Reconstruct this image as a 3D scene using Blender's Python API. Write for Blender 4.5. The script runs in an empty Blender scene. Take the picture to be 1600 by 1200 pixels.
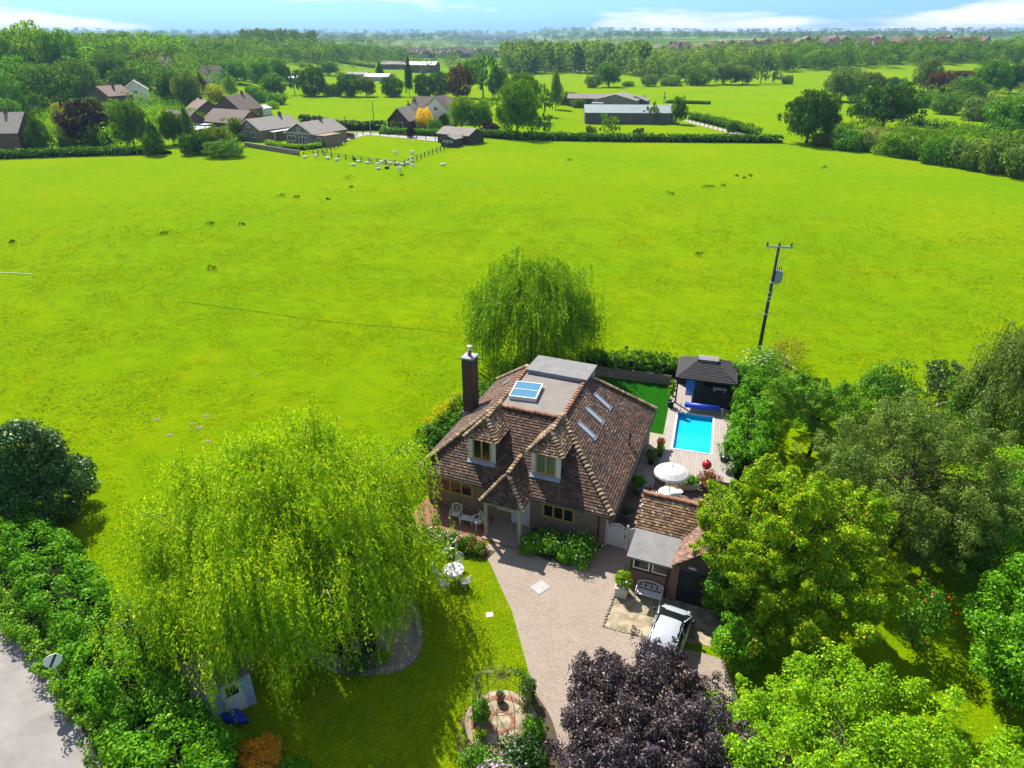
import bpy, bmesh, math, random
import numpy as np
from math import sin, cos, pi, radians, sqrt, atan2
S = bpy.context.scene
COL = S.collection
R = math.radians
rng = np.random.default_rng(7)
random.seed(7)
# ------------------------------------------------------------------ camera model
FPX, HORY, CAMH = 1060.0, 57.0, 25.0
PITCH = math.atan((600 - HORY) / FPX)
SP, CP = sin(PITCH), cos(PITCH)
def ss(a, b, v):
    t = np.clip((v - a) / (b - a), 0, 1)
    return t * t * (3 - 2 * t)
def hgt(x, y):
    x = np.asarray(x, float); y = np.asarray(y, float)
    h = 13 * ss(110, 260, -x) * ss(215, 380, y)
    h = h + 20 * ss(330, 800, y) * ss(40, 330, x)
    r = np.sqrt(x * x + y * y)
    h = h + 44 * ss(2400, 6500, r) * (1 + .12 * np.sin(x / 700 + 1) + .1 * np.sin(x / 310))
    return h + 1.2 * ss(500, 1200, r) * np.sin(x / 90) * np.sin(y / 130)
def ray(px, py):
    v = (py - 600) / FPX
    return (px - 800) / FPX, CP - v * SP, -(SP + v * CP)
def at(px, py, z=0.0):
    a, b, c = ray(px, py)
    t = (z - CAMH) / c
    return a * t, b * t
def atT(px, py):
    a, b, c = ray(px, py)
    if c > -1e-4: c = -1e-4
    t0 = (0 - CAMH) / c
    lo, t = 5.0, 5.0
    while t < min(t0, 9000):
        if CAMH + c * t < hgt(a * t, b * t): break
        lo = t; t *= 1.02
    hi = min(t, t0)
    for _ in range(30):
        m = (lo + hi) / 2
        if CAMH + c * m < hgt(a * m, b * m): hi = m
        else: lo = m
    return a * hi, b * hi, float(hgt(a * hi, b * hi))
def place(px, by, ty, wpx):
    """ground point, height and width in metres of a thing seen with its foot at by, its top at ty"""
    x, y, z = atT(px, by)
    a, b, c = ray(px, ty)
    ztop = CAMH + c * (y / b)
    depth = y * CP + (CAMH - z) * SP
    return x, y, z, ztop - z, wpx / FPX * depth
# ------------------------------------------------------------------ materials
class NT:
    def __init__(s, name):
        s.m = bpy.data.materials.new(name); s.m.use_nodes = True
        s.t = s.m.node_tree; s.n = s.t.nodes
        s.b = s.n['Principled BSDF']; s.out = s.n['Material Output']
    def add(s, typ, **kw):
        n = s.n.new(typ)
        for k, v in kw.items():
            if k.startswith('i_'): n.inputs[k[2:].replace('_', ' ')].default_value = v
            else: setattr(n, k, v)
        return n
    def link(s, a, b): s.t.links.new(a, b)
    def noise(s, scale, detail=5, rough=.6, vec=None, dist=0):
        n = s.add('ShaderNodeTexNoise'); n.inputs['Scale'].default_value = scale
        n.inputs['Detail'].default_value = detail; n.inputs['Roughness'].default_value = rough
        n.inputs['Distortion'].default_value = dist
        if vec is not None: s.link(vec, n.inputs['Vector'])
        return n.outputs['Fac']
    def ramp(s, fac, stops, interp='LINEAR'):
        n = s.add('ShaderNodeValToRGB'); e = n.color_ramp; e.interpolation = interp
        while len(e.elements) < len(stops): e.elements.new(.5)
        for k, (p, c) in enumerate(stops):
            e.elements[k].position = p
            e.elements[k].color = (c, c, c, 1) if isinstance(c, (int, float)) else (*c, 1)
        s.link(fac, n.inputs['Fac']); return n.outputs['Color']
    def mix(s, fac, a, b, mode='MIX'):
        n = s.add('ShaderNodeMix', data_type='RGBA', blend_type=mode)
        for k, v in ((0, fac), (6, a), (7, b)):
            if isinstance(v, (int, float)): n.inputs[k].default_value = v
            elif isinstance(v, tuple): n.inputs[k].default_value = (*v, 1)
            else: s.link(v, n.inputs[k])
        return n.outputs[2]
    def pos(s, kind='Object'):
        if kind == 'World':
            return s.add('ShaderNodeNewGeometry').outputs['Position']
        return s.add('ShaderNodeTexCoord').outputs[kind]
    def mapping(s, vec, scale=(1, 1, 1), rot=(0, 0, 0), loc=(0, 0, 0)):
        n = s.add('ShaderNodeMapping'); s.link(vec, n.inputs['Vector'])
        n.inputs['Scale'].default_value = scale; n.inputs['Rotation'].default_value = rot; n.inputs['Location'].default_value = loc
        return n.outputs['Vector']
    def bump(s, h, strength=.5, dist=.05):
        n = s.add('ShaderNodeBump'); n.inputs['Strength'].default_value = strength; n.inputs['Distance'].default_value = dist
        s.link(h, n.inputs['Height']); s.link(n.outputs['Normal'], s.b.inputs['Normal'])
    def fin(s, col=None, rough=.7, spec=.3, metal=0.0):
        if col is not None:
            if isinstance(col, tuple): s.b.inputs['Base Color'].default_value = (*col, 1)
            else: s.link(col, s.b.inputs['Base Color'])
        s.b.inputs['Roughness'].default_value = rough; s.b.inputs['Specular IOR Level'].default_value = spec
        s.b.inputs['Metallic'].default_value = metal
        return s.m
MAT = {}
def simple(name, c1, c2=None, scale=6, rough=.6, spec=.3, metal=0, bump=0, kind='Object'):
    t = NT(name)
    if c2 is None: c2 = tuple(.8 * k for k in c1)
    f = t.noise(scale, 6, .65, t.pos(kind))
    c = t.ramp(f, [(.32, c1), (.68, c2)])
    if bump: t.bump(f, bump, .02)
    MAT[name] = t.fin(c, rough, spec, metal); return MAT[name]
def leafmat(name, ca, cb, trans=.3, cc=None, gl=.006, objcol=False, nscale=.9, big=0):
    """leaf faces: each leaf its own tone between ca and cb, branch-sized variation, light passing through"""
    t = NT(name)
    g = t.add('ShaderNodeNewGeometry')
    rnd = g.outputs['Random Per Island']
    stops = [(0, ca), (1, cb)] if cc is None else [(0, ca), (.8, cb), (.96, cc)]
    c = t.ramp(rnd, stops)
    n = t.noise(nscale, 3, .5, t.pos('Object'))
    c = t.mix(t.ramp(n, [(.3, 0.0), (.7, 1.0)]), c, t.mix(1.0, c, (1.35, 1.18, .75), 'MULTIPLY'))
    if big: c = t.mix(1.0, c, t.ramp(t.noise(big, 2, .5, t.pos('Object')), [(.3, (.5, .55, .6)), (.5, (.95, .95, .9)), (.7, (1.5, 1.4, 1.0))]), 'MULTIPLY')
    if objcol:
        oi = t.add('ShaderNodeObjectInfo')
        c = t.mix(1.0, c, oi.outputs['Color'], 'MULTIPLY')
    d = t.add('ShaderNodeBsdfDiffuse'); tr = t.add('ShaderNodeBsdfTranslucent'); gs = t.add('ShaderNodeBsdfGlossy')
    gs.inputs['Roughness'].default_value = .4
    gs.inputs['Color'].default_value = (.75, .8, .75, 1)
    t.link(c, d.inputs['Color']); t.link(t.mix(1.0, c, (1.5, 1.25, .5), 'MULTIPLY'), tr.inputs['Color'])
    a = t.add('ShaderNodeMixShader'); a.inputs[0].default_value = trans
    t.link(d.outputs[0], a.inputs[1]); t.link(tr.outputs[0], a.inputs[2])
    b = t.add('ShaderNodeMixShader'); b.inputs[0].default_value = gl
    t.link(a.outputs[0], b.inputs[1]); t.link(gs.outputs[0], b.inputs[2])
    t.link(b.outputs[0], t.out.inputs['Surface'])
    MAT[name] = t.m; return t.m
def brickmat(name, w, h, cols, mortar, msize=.008, vec='wall', rot=0, rough=.8, off=.5, bump=.4):
    t = NT(name)
    o = t.pos('Object')
    if vec == 'wall':
        sp = t.add('ShaderNodeSeparateXYZ'); t.link(o, sp.inputs[0])
        ad = t.add('ShaderNodeMath', operation='ADD'); t.link(sp.outputs[0], ad.inputs[0]); t.link(sp.outputs[1], ad.inputs[1])
        cb = t.add('ShaderNodeCombineXYZ'); t.link(ad.outputs[0], cb.inputs[0]); t.link(sp.outputs[2], cb.inputs[1])
        v = cb.outputs[0]
    else: v = t.mapping(o, rot=(0, 0, rot))
    b = t.add('ShaderNodeTexBrick'); b.offset = off
    t.link(v, b.inputs['Vector'])
    b.inputs['Scale'].default_value = 1; b.inputs['Brick Width'].default_value = w; b.inputs['Row Height'].default_value = h
    b.inputs['Mortar Size'].default_value = msize; b.inputs['Mortar Smooth'].default_value = .1; b.inputs['Bias'].default_value = 0
    b.inputs['Color1'].default_value = (*cols[0], 1); b.inputs['Color2'].default_value = (*cols[1], 1)
    b.inputs['Mortar'].default_value = (*mortar, 1)
    big = t.noise(.45 if vec == 'floor' else .7, 5, .7, o); fine = t.noise(9, 4, .6, o)
    c = t.mix(t.ramp(big, [(.38, 0.0), (.66, .75)]), b.outputs['Color'], cols[2])
    c = t.mix(t.ramp(fine, [(.4, 0.0), (.75, .35)]), c, (.5 * cols[0][0], .5 * cols[0][1], .5 * cols[0][2]))
    if bump: t.bump(b.outputs['Fac'], -bump, .01)
    MAT[name] = t.fin(c, rough, .25); return MAT[name]
def tilemat(name, base=((.045, .029, .021), (.082, .048, .033), (.12, .066, .041), (.18, .095, .055)), lichen=.5, patch=(.22, .095, .045)):
    t = NT(name)
    o = t.pos('Object')
    r = t.add('ShaderNodeNewGeometry').outputs['Random Per Island']
    c = t.ramp(r, [(0, base[0]), (.45, base[1]), (.82, base[2]), (1, base[3])])
    big = t.noise(.45, 4, .6, o)
    c = t.mix(t.ramp(big, [(.55, 0.0), (.75, .3)]), c, patch)
    c = t.mix(t.ramp(t.noise(1.3, 4, .6, o), [(.5, 0.0), (.75, .35)]), c, (.05, .04, .032))
    sp = t.noise(7, 2, .5, o); msk = t.noise(.8, 2, .5, o)
    f = t.add('ShaderNodeMath', operation='MULTIPLY')
    t.link(t.ramp(sp, [(.62, 0.0), (.65, 1.0)]), f.inputs[0]); t.link(t.ramp(msk, [(.45, 0.0), (.62, 1.0)]), f.inputs[1])
    f2 = t.add('ShaderNodeMath', operation='MULTIPLY'); t.link(f.outputs[0], f2.inputs[0]); f2.inputs[1].default_value = lichen
    c = t.mix(f2.outputs[0], c, (.62, .6, .54))
    t.bump(t.noise(30, 3, .6, o), .4, .01)
    MAT[name] = t.fin(c, .8, .25); return MAT[name]
def grassmat(name, ca, cb, cc, streak=(1, 1, 1), rot=0, far=False):
    t = NT(name)
    p = t.pos('World')
    n1 = t.noise(.035, 5, .6, p); n2 = t.noise(.5, 6, .7, t.mapping(p, streak, (0, 0, rot))); n3 = t.noise(5, 5, .75, t.mapping(p, streak, (0, 0, rot)))
    c = t.ramp(n2, [(.25, ca), (.5, cb), (.78, cc)])
    c = t.mix(t.ramp(n1, [(.35, 0.0), (.68, .8)]), c, t.mix(1.0, c, (.66, .9, 1.0), 'MULTIPLY'))
    c = t.mix(t.ramp(n3, [(.3, .9), (.55, 0.0)]), c, t.mix(1.0, c, (.5, .62, .5), 'MULTIPLY'))
    c = t.mix(t.ramp(t.noise(.16, 4, .6, p), [(.5, 0.0), (.72, .6)]), c, t.mix(1.0, c, (1.28, 1.0, .8), 'MULTIPLY'))
    if far:
        sp = t.add('ShaderNodeSeparateXYZ'); t.link(p, sp.inputs[0])
        mr = t.add('ShaderNodeMapRange'); t.link(sp.outputs[1], mr.inputs['Value'])
        mr.inputs['From Min'].default_value = 420; mr.inputs['From Max'].default_value = 1300
        v = t.add('ShaderNodeTexVoronoi'); v.inputs['Scale'].default_value = .0045; t.link(t.mapping(p, (1, .6, 1), (0, 0, .5)), v.inputs['Vector'])
        pf = t.ramp(v.outputs['Color'], [(0, (.05, .1, .02)), (.45, (.1, .17, .03)), (.7, (.2, .24, .08)), (1, (.07, .13, .03))])
        c = t.mix(mr.outputs[0], c, pf)
    ad = t.add('ShaderNodeMath', operation='ADD'); t.link(n3, ad.inputs[0]); t.link(n2, ad.inputs[1])
    t.bump(ad.outputs[0], .7, .25)
    MAT[name] = t.fin(c, 1, 0); return MAT[name]
def glassmat(name, col, rough=.06, spec=.6, metal=0.0):
    t = NT(name); MAT[name] = t.fin(col, rough, spec, metal); return MAT[name]

grassmat('field_grass', (.125, .215, .001), (.178, .268, .001), (.235, .3, .001), (1, 1.6, 1), .15, True)
grassmat('lawn_grass', (.115, .19, .003), (.16, .225, .003), (.24, .255, .006))
grassmat('artificial_turf', (.012, .085, .004), (.016, .1, .005), (.02, .11, .006))
simple('asphalt', (.185, .172, .155), (.275, .258, .235), .55, .9, .1, bump=.2)
simple('lane_concrete', (.3, .28, .26), (.36, .34, .31), 1, .9, .1)
simple('gravel_track', (.3, .27, .22), (.4, .36, .3), 2, .9, .1)
brickmat('block_paving', .2, .1, ((.195, .142, .106), (.262, .2, .154), (.3, .242, .187)), (.32, .275, .225), .012, 'floor', R(20), .85)
brickmat('terrace_brick', .2, .1, ((.22, .085, .045), (.3, .12, .065), (.26, .12, .08)), (.16, .12, .1), .01, 'floor', R(45), .85)
brickmat('patio_slabs', .6, .45, ((.27, .23, .175), (.35, .3, .23), (.31, .265, .2)), (.2, .18, .15), .015, 'floor', 0, .85)
brickmat('patio_bricks', .22, .11, ((.12, .075, .06), (.18, .11, .085), (.09, .065, .055)), (.1, .085, .07), .01, 'floor', R(10), .8)
brickmat('deck_boards', 3.4, .15, ((.3, .262, .225), (.36, .318, .275), (.33, .29, .25)), (.1, .085, .07), .012, 'floor', R(90), .7)
brickmat('house_brick', .225, .075, ((.17, .105, .07), (.27, .175, .115), (.23, .16, .115)), (.28, .24, .19), .011)
brickmat('dark_brick', .225, .075, ((.055, .03, .022), (.1, .05, .035), (.07, .045, .035)), (.09, .075, .06), .01)
brickmat('red_brick', .225, .075, ((.15, .07, .045), (.22, .1, .065), (.16, .09, .06)), (.2, .17, .14), .01)
brickmat('sleeper_wall', 1.2, .2, ((.24, .2, .16), (.32, .28, .22), (.2, .17, .14)), (.07, .06, .05), .012)
tilemat('clay_tiles', lichen=.4)
tilemat('mossy_tiles', ((.07, .04, .022), (.15, .085, .045), (.22, .125, .06), (.3, .19, .085)), .9, (.2, .13, .06))
tilemat('pink_tiles', ((.12, .065, .045), (.19, .1, .07), (.24, .13, .09), (.3, .18, .13)), .3, (.2, .14, .1))
tilemat('hip_tiles', ((.12, .075, .045), (.2, .14, .08), (.28, .2, .115), (.36, .28, .17)), .25, (.3, .2, .1))
tilemat('ridge_clay', ((.2, .09, .055), (.28, .13, .075), (.33, .16, .09), (.4, .2, .12)), .2, (.2, .14, .1))
simple('roof_felt', (.17, .148, .128), (.21, .185, .16), 1.2, .85, .2, bump=.15)
simple('grey_felt', (.16, .155, .148), (.21, .205, .195), 1.5, .85, .2, bump=.1)
simple('lead_sheet', (.2, .215, .25), (.27, .285, .32), 4, .5, .4)
simple('white_paint', (.58, .58, .565), (.52, .52, .505), 5, .45, .4)
simple('cream_render', (.78, .75, .62), (.7, .67, .55), 2, .8, .2)
simple('pale_oak', (.42, .22, .045), (.5, .29, .07), 6, .55, .3)
simple('grey_oak', (.3, .26, .2), (.4, .35, .27), 5, .75, .2)
simple('dark_timber', (.05, .04, .033), (.08, .062, .05), 5, .8, .2)
simple('black_timber', (.012, .014, .015), (.02, .022, .022), 5, .7, .3)
simple('bark', (.11, .085, .06), (.06, .045, .035), 7, .9, .1, bump=.6)
simple('pale_twigs', (.36, .3, .19), (.24, .2, .12), 7, .8, .15)
simple('soil', (.06, .045, .03), (.1, .075, .05), 4, .95, .05, bump=.6)
simple('terracotta', (.3, .12, .07), (.22, .085, .05), 6, .8, .2)
simple('dark_pot', (.03, .032, .036), (.05, .05, .055), 6, .5, .4)
simple('rusty_iron', (.1, .05, .03), (.06, .04, .03), 14, .8, .3)
simple('galvanised', (.4, .42, .44), (.33, .35, .37), 6, .45, .5, .6)
simple('transformer_grey', (.22, .25, .28), (.28, .31, .33), 4, .5, .4)
simple('stone', (.3, .26, .2), (.16, .14, .11), 3, .9, .2, bump=.5)
simple('pad_concrete', (.42, .35, .24), (.13, .1, .05), 1.7, .9, .2, bump=.3)
simple('canvas', (.55, .535, .505), (.48, .465, .44), 4, .8, .2)
simple('charcoal_shingle', (.04, .036, .037), (.055, .05, .05), 8, .85, .2, bump=.3)
simple('corrugated_white', (.38, .4, .41), (.31, .33, .34), 1, .6, .3)
simple('pale_barn_roof', (.24, .29, .275), (.19, .235, .22), .6, .6, .3)
simple('barn_fibre', (.23, .2, .17), (.17, .15, .13), .6, .85, .2)
simple('barn_wall', (.09, .08, .07), (.13, .115, .1), .5, .85, .2)
simple('slate_tiles', (.2, .175, .145), (.26, .23, .19), 1.4, .8, .2)
simple('brown_tiles', (.12, .085, .065), (.16, .12, .09), 1.4, .8, .2)
simple('red_tiles', (.16, .1, .075), (.21, .14, .11), 1.4, .8, .2)
simple('far_brick', (.12, .075, .055), (.16, .1, .075), 2, .85, .2)
simple('far_render', (.4, .35, .29), (.33, .28, .23), 2, .85, .2)
simple('wool', (.78, .74, .66), (.7, .66, .58), 3, .95, .05)
simple('black_wool', (.02, .018, .016), (.03, .027, .025), 3, .95, .05)
simple('blue_cover', (.01, .045, .36), (.012, .06, .45), 3, .45, .4)
simple('blue_cloth', (.02, .18, .6), (.03, .25, .7), 3, .7, .2)
simple('pool_liner', (.008, .4, .55), (.01, .44, .6), 2, .6, .3)
simple('red_enamel', (.5, .012, .02), (.42, .01, .016), 3, .25, .5)
simple('black_enamel', (.012, .012, .013), (.02, .02, .02), 3, .25, .5)
simple('rubber', (.02, .02, .02), (.03, .03, .03), 5, .8, .2)
simple('shed_blue', (.32, .42, .5), (.27, .36, .44), 4, .7, .25)
simple('kayak_blue', (.015, .05, .42), (.012, .04, .34), 3, .4, .4)
simple('sign_white', (.8, .8, .8), (.75, .75, .75), 4, .4, .4)
simple('sign_black', (.012, .012, .012), (.02, .02, .02), 4, .4, .4)
simple('red_car_paint', (.25, .02, .02), (.2, .015, .015), 3, .3, .5)
simple('silver_paint', (.36, .385, .4), (.34, .365, .38), 1, .3, .5, .1)
simple('cover_grey', (.36, .35, .33), (.3, .29, .27), 4, .7, .2)
simple('bare_earth', (.22, .17, .1), (.16, .14, .06), 3, .95, .05)
simple('stone_trough', (.56, .53, .46), (.46, .43, .36), 4, .8, .2)
glassmat('window_glass', (.012, .015, .017)); glassmat('green_glass', (.1, .16, .1), .12, .5)
glassmat('roof_window_glass', (.32, .37, .4), .15, .8); glassmat('skylight_glass', (.06, .17, .26), .1, .8)  # roof windows: sky reflection put into the pale base colour
glassmat('car_glass', (.01, .014, .014), .04, .7); glassmat('lamp_glass', (.6, .6, .6), .1, .6)
def watermat():
    t = NT('pool_water')
    g = t.add('ShaderNodeBsdfGlossy'); g.inputs['Roughness'].default_value = .04
    tr = t.add('ShaderNodeBsdfTransparent'); tr.inputs['Color'].default_value = (.42, .93, 1, 1)
    f = t.add('ShaderNodeFresnel'); f.inputs['IOR'].default_value = 1.33
    b = t.add('ShaderNodeBump'); b.inputs['Strength'].default_value = .5; b.inputs['Distance'].default_value = .04
    t.link(t.noise(3, 3, .5, t.pos()), b.inputs['Height']); t.link(b.outputs[0], g.inputs['Normal'])
    m = t.add('ShaderNodeMixShader'); t.link(f.outputs[0], m.inputs[0]); t.link(tr.outputs[0], m.inputs[1]); t.link(g.outputs[0], m.inputs[2])
    t.link(m.outputs[0], t.out.inputs['Surface']); MAT['pool_water'] = t.m
watermat()
t_ = NT('pond_water'); MAT['pond_water'] = t_.fin((.012, .014, .01), .05, .7)
t_.bump(t_.noise(2, 3, .5, t_.pos()), .1, .02)
# ------------------------------------------------------------------ mesh building
class MB:
    def __init__(s): s.v = []; s.f = []; s.mi = []
    def quad(s, *p, mi=0):
        k = len(s.v); s.v += [tuple(q) for q in p]; s.f.append(tuple(range(k, k + len(p)))); s.mi.append(mi); return s
    def box(s, x0, y0, z0, x1, y1, z1, mi=0):
        k = len(s.v)
        s.v += [(x0, y0, z0), (x1, y0, z0), (x1, y1, z0), (x0, y1, z0), (x0, y0, z1), (x1, y0, z1), (x1, y1, z1), (x0, y1, z1)]
        for f in ((0, 3, 2, 1), (4, 5, 6, 7), (0, 1, 5, 4), (1, 2, 6, 5), (2, 3, 7, 6), (3, 0, 4, 7)):
            s.f.append(tuple(k + i for i in f)); s.mi.append(mi)
        return s
    def obox(s, c, ax, hx, hy, z0, z1, mi=0):
        """box about c=(x,y) turned by angle ax"""
        ca, sa = cos(ax), sin(ax); k = len(s.v)
        for z in (z0, z1):
            for a, b in ((-hx, -hy), (hx, -hy), (hx, hy), (-hx, hy)): s.v.append((c[0] + a * ca - b * sa, c[1] + a * sa + b * ca, z))
        for f in ((0, 3, 2, 1), (4, 5, 6, 7), (0, 1, 5, 4), (1, 2, 6, 5), (2, 3, 7, 6), (3, 0, 4, 7)):
            s.f.append(tuple(k + i for i in f)); s.mi.append(mi)
        return s
    def prism(s, poly, z0, z1, mi=0):
        k = len(s.v); n = len(poly)
        s.v += [(p[0], p[1], z0) for p in poly] + [(p[0], p[1], z1) for p in poly]
        s.f.append(tuple(range(k + n, k + 2 * n))); s.f.append(tuple(range(k + n - 1, k - 1, -1))); s.mi += [mi, mi]
        for i in range(n):
            j = (i + 1) % n; s.f.append((k + i, k + j, k + n + j, k + n + i)); s.mi.append(mi)
        return s
    def slabpoly(s, pts, thick, mi=0):
        """solid sheet: pts (any plane) pushed down by thick along z"""
        k = len(s.v); n = len(pts)
        s.v += [tuple(p) for p in pts] + [(p[0], p[1], p[2] - thick) for p in pts]
        s.f.append(tuple(range(k, k + n))); s.f.append(tuple(range(k + 2 * n - 1, k + n - 1, -1))); s.mi += [mi, mi]
        for i in range(n):
            j = (i + 1) % n; s.f.append((k + j, k + i, k + n + i, k + n + j)); s.mi.append(mi)
        return s
    def tube(s, pts, rad, n=6, closed=False, cap=True, mi=0):
        pts = [np.array(p, float) for p in pts]; m = len(pts)
        if not hasattr(rad, '__len__'): rad = [rad] * m
        k = len(s.v); prev = None
        for i, p in enumerate(pts):
            if closed: d = pts[(i + 1) % m] - pts[i - 1]
            else: d = pts[min(i + 1, m - 1)] - pts[max(i - 1, 0)]
            d = d / (np.linalg.norm(d) + 1e-9)
            if prev is None:
                a = np.cross(d, (0, 0, 1.0)) if abs(d[2]) < .9 else np.cross(d, (1.0, 0, 0))
            else: a = prev - d * (prev @ d)
            a = a / (np.linalg.norm(a) + 1e-9); prev = a; b = np.cross(d, a)
            for j in range(n):
                q = p + rad[i] * (a * cos(2 * pi * j / n) + b * sin(2 * pi * j / n)); s.v.append(tuple(q))
        for i in range(m if closed else m - 1):
            i2 = (i + 1) % m
            for j in range(n):
                j2 = (j + 1) % n
                s.f.append((k + i * n + j, k + i * n + j2, k + i2 * n + j2, k + i2 * n + j)); s.mi.append(mi)
        if cap and not closed:
            s.f.append(tuple(k + j for j in range(n - 1, -1, -1))); s.f.append(tuple(k + (m - 1) * n + j for j in range(n))); s.mi += [mi, mi]
        return s
    def lathe(s, prof, c=(0, 0, 0), n=16, mi=0, sx=1, sy=1):
        k = len(s.v); m = len(prof)
        for r, z in prof:
            for j in range(n):
                a = 2 * pi * j / n; s.v.append((c[0] + r * cos(a) * sx, c[1] + r * sin(a) * sy, c[2] + z))
        for i in range(m - 1):
            for j in range(n):
                j2 = (j + 1) % n
                s.f.append((k + i * n + j, k + i * n + j2, k + (i + 1) * n + j2, k + (i + 1) * n + j)); s.mi.append(mi)
        if prof[0][0] > 1e-4: s.f.append(tuple(k + j for j in range(n - 1, -1, -1))); s.mi.append(mi)
        if prof[-1][0] > 1e-4: s.f.append(tuple(k + (m - 1) * n + j for j in range(n))); s.mi.append(mi)
        return s
    def build(s, name, mat, parent=None, smooth=False, bevel=0):
        me = bpy.data.meshes.new(name); me.from_pydata([tuple(map(float, v)) for v in s.v], [], s.f)
        mats = mat if isinstance(mat, (list, tuple)) else [mat]
        for m in mats: me.materials.append(MAT[m] if isinstance(m, str) else m)
        if len(mats) > 1: me.polygons.foreach_set('material_index', s.mi)
        if smooth: me.polygons.foreach_set('use_smooth', [True] * len(me.polygons))
        me.update()
        if bevel:
            bm = bmesh.new(); bm.from_mesh(me)
            bmesh.ops.bevel(bm, geom=bm.edges[:], offset=bevel, segments=1, affect='EDGES', clamp_overlap=True)
            bm.to_mesh(me); bm.free()
        o = bpy.data.objects.new(name, me); COL.objects.link(o)
        if parent is not None: o.parent = parent
        return o
def tag(o, label=None, cat=None, group=None, kind=None):
    if label: o['label'] = label
    if cat: o['category'] = cat
    if group: o['group'] = group
    if kind: o['kind'] = kind
    return o
def thing(name, label, cat, loc=(0, 0, 0), rz=0, group=None):
    o = bpy.data.objects.new(name, None); o.empty_display_size = .3; COL.objects.link(o)
    o.location = loc; o.rotation_euler = (0, 0, rz)
    return tag(o, label, cat, group)
def struct(o): o['kind'] = 'structure'; return o
def dup(root, loc=None, rz=None, label=None, group=None, scale=None):
    r = root.copy(); COL.objects.link(r)
    if loc is not None: r.location = loc
    if rz is not None: r.rotation_euler = (0, 0, rz)
    if scale is not None: r.scale = scale
    if label: r['label'] = label
    if group: r['group'] = group
    for ch in list(root.children):
        c = ch.copy(); COL.objects.link(c); c.parent = r
        for g in list(ch.children):
            d = g.copy(); COL.objects.link(d); d.parent = c
    return r
def quads(name, V, mat, parent=None, extra=None):
    """V: (n,4,3) array of leaf faces -> one mesh object"""
    V = np.asarray(V, np.float32); n = len(V)
    me = bpy.data.meshes.new(name)
    co = V.reshape(-1, 3); nv = len(co)
    fv = []; 
    if extra is not None:
        ev = np.array(extra.v, np.float32); co = np.vstack([co, ev])
    me.vertices.add(len(co)); me.vertices.foreach_set('co', co.ravel())
    loops = np.arange(nv, dtype=np.int32); starts = np.arange(0, nv, 4, dtype=np.int32); tot = np.full(n, 4, np.int32)
    mi = np.zeros(n, np.int32)
    if extra is not None:
        l2 = [nv + i for f in extra.f for i in f]; t2 = [len(f) for f in extra.f]
        s2 = nv + np.concatenate([[0], np.cumsum(t2)[:-1]])
        loops = np.concatenate([loops, np.array(l2, np.int32)]); starts = np.concatenate([starts, s2.astype(np.int32)]); tot = np.concatenate([tot, np.array(t2, np.int32)])
        mi = np.concatenate([mi, np.ones(len(t2), np.int32)])
    me.loops.add(len(loops)); me.loops.foreach_set('vertex_index', loops)
    me.polygons.add(len(tot)); me.polygons.foreach_set('loop_start', starts); me.polygons.foreach_set('loop_total', tot)
    mats = mat if isinstance(mat, (list, tuple)) else [mat]
    for m in mats: me.materials.append(MAT[m] if isinstance(m, str) else m)
    if len(mats) > 1: me.polygons.foreach_set('material_index', mi)
    me.update(calc_edges=True); me.validate()
    o = bpy.data.objects.new(name, me); COL.objects.link(o)
    if parent is not None: o.parent = parent
    return o
def unit(v): return v / (np.linalg.norm(v, axis=-1, keepdims=True) + 1e-9)
def leaves(P, N, size, aspect=.55, T=None, var=.35):
    n = len(P)
    N = unit(N)
    if T is None: T = rng.normal(size=(n, 3))
    T = unit(T - N * np.sum(T * N, 1, keepdims=True)); B = np.cross(N, T)
    sz = (size * (1 + var * rng.uniform(-1, 1, n)))[:, None]
    a = T * sz * .5; b = B * sz * .5 * aspect
    return np.stack([P - a, P + b - a * .1, P + a, P - b - a * .1], 1)
def sphere_dirs(n):
    i = np.arange(n) + .5
    ph = np.arccos(1 - 2 * i / n); th = pi * (1 + 5 ** .5) * i
    return np.stack([np.cos(th) * np.sin(ph), np.sin(th) * np.sin(ph), np.cos(ph)], 1)
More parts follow.
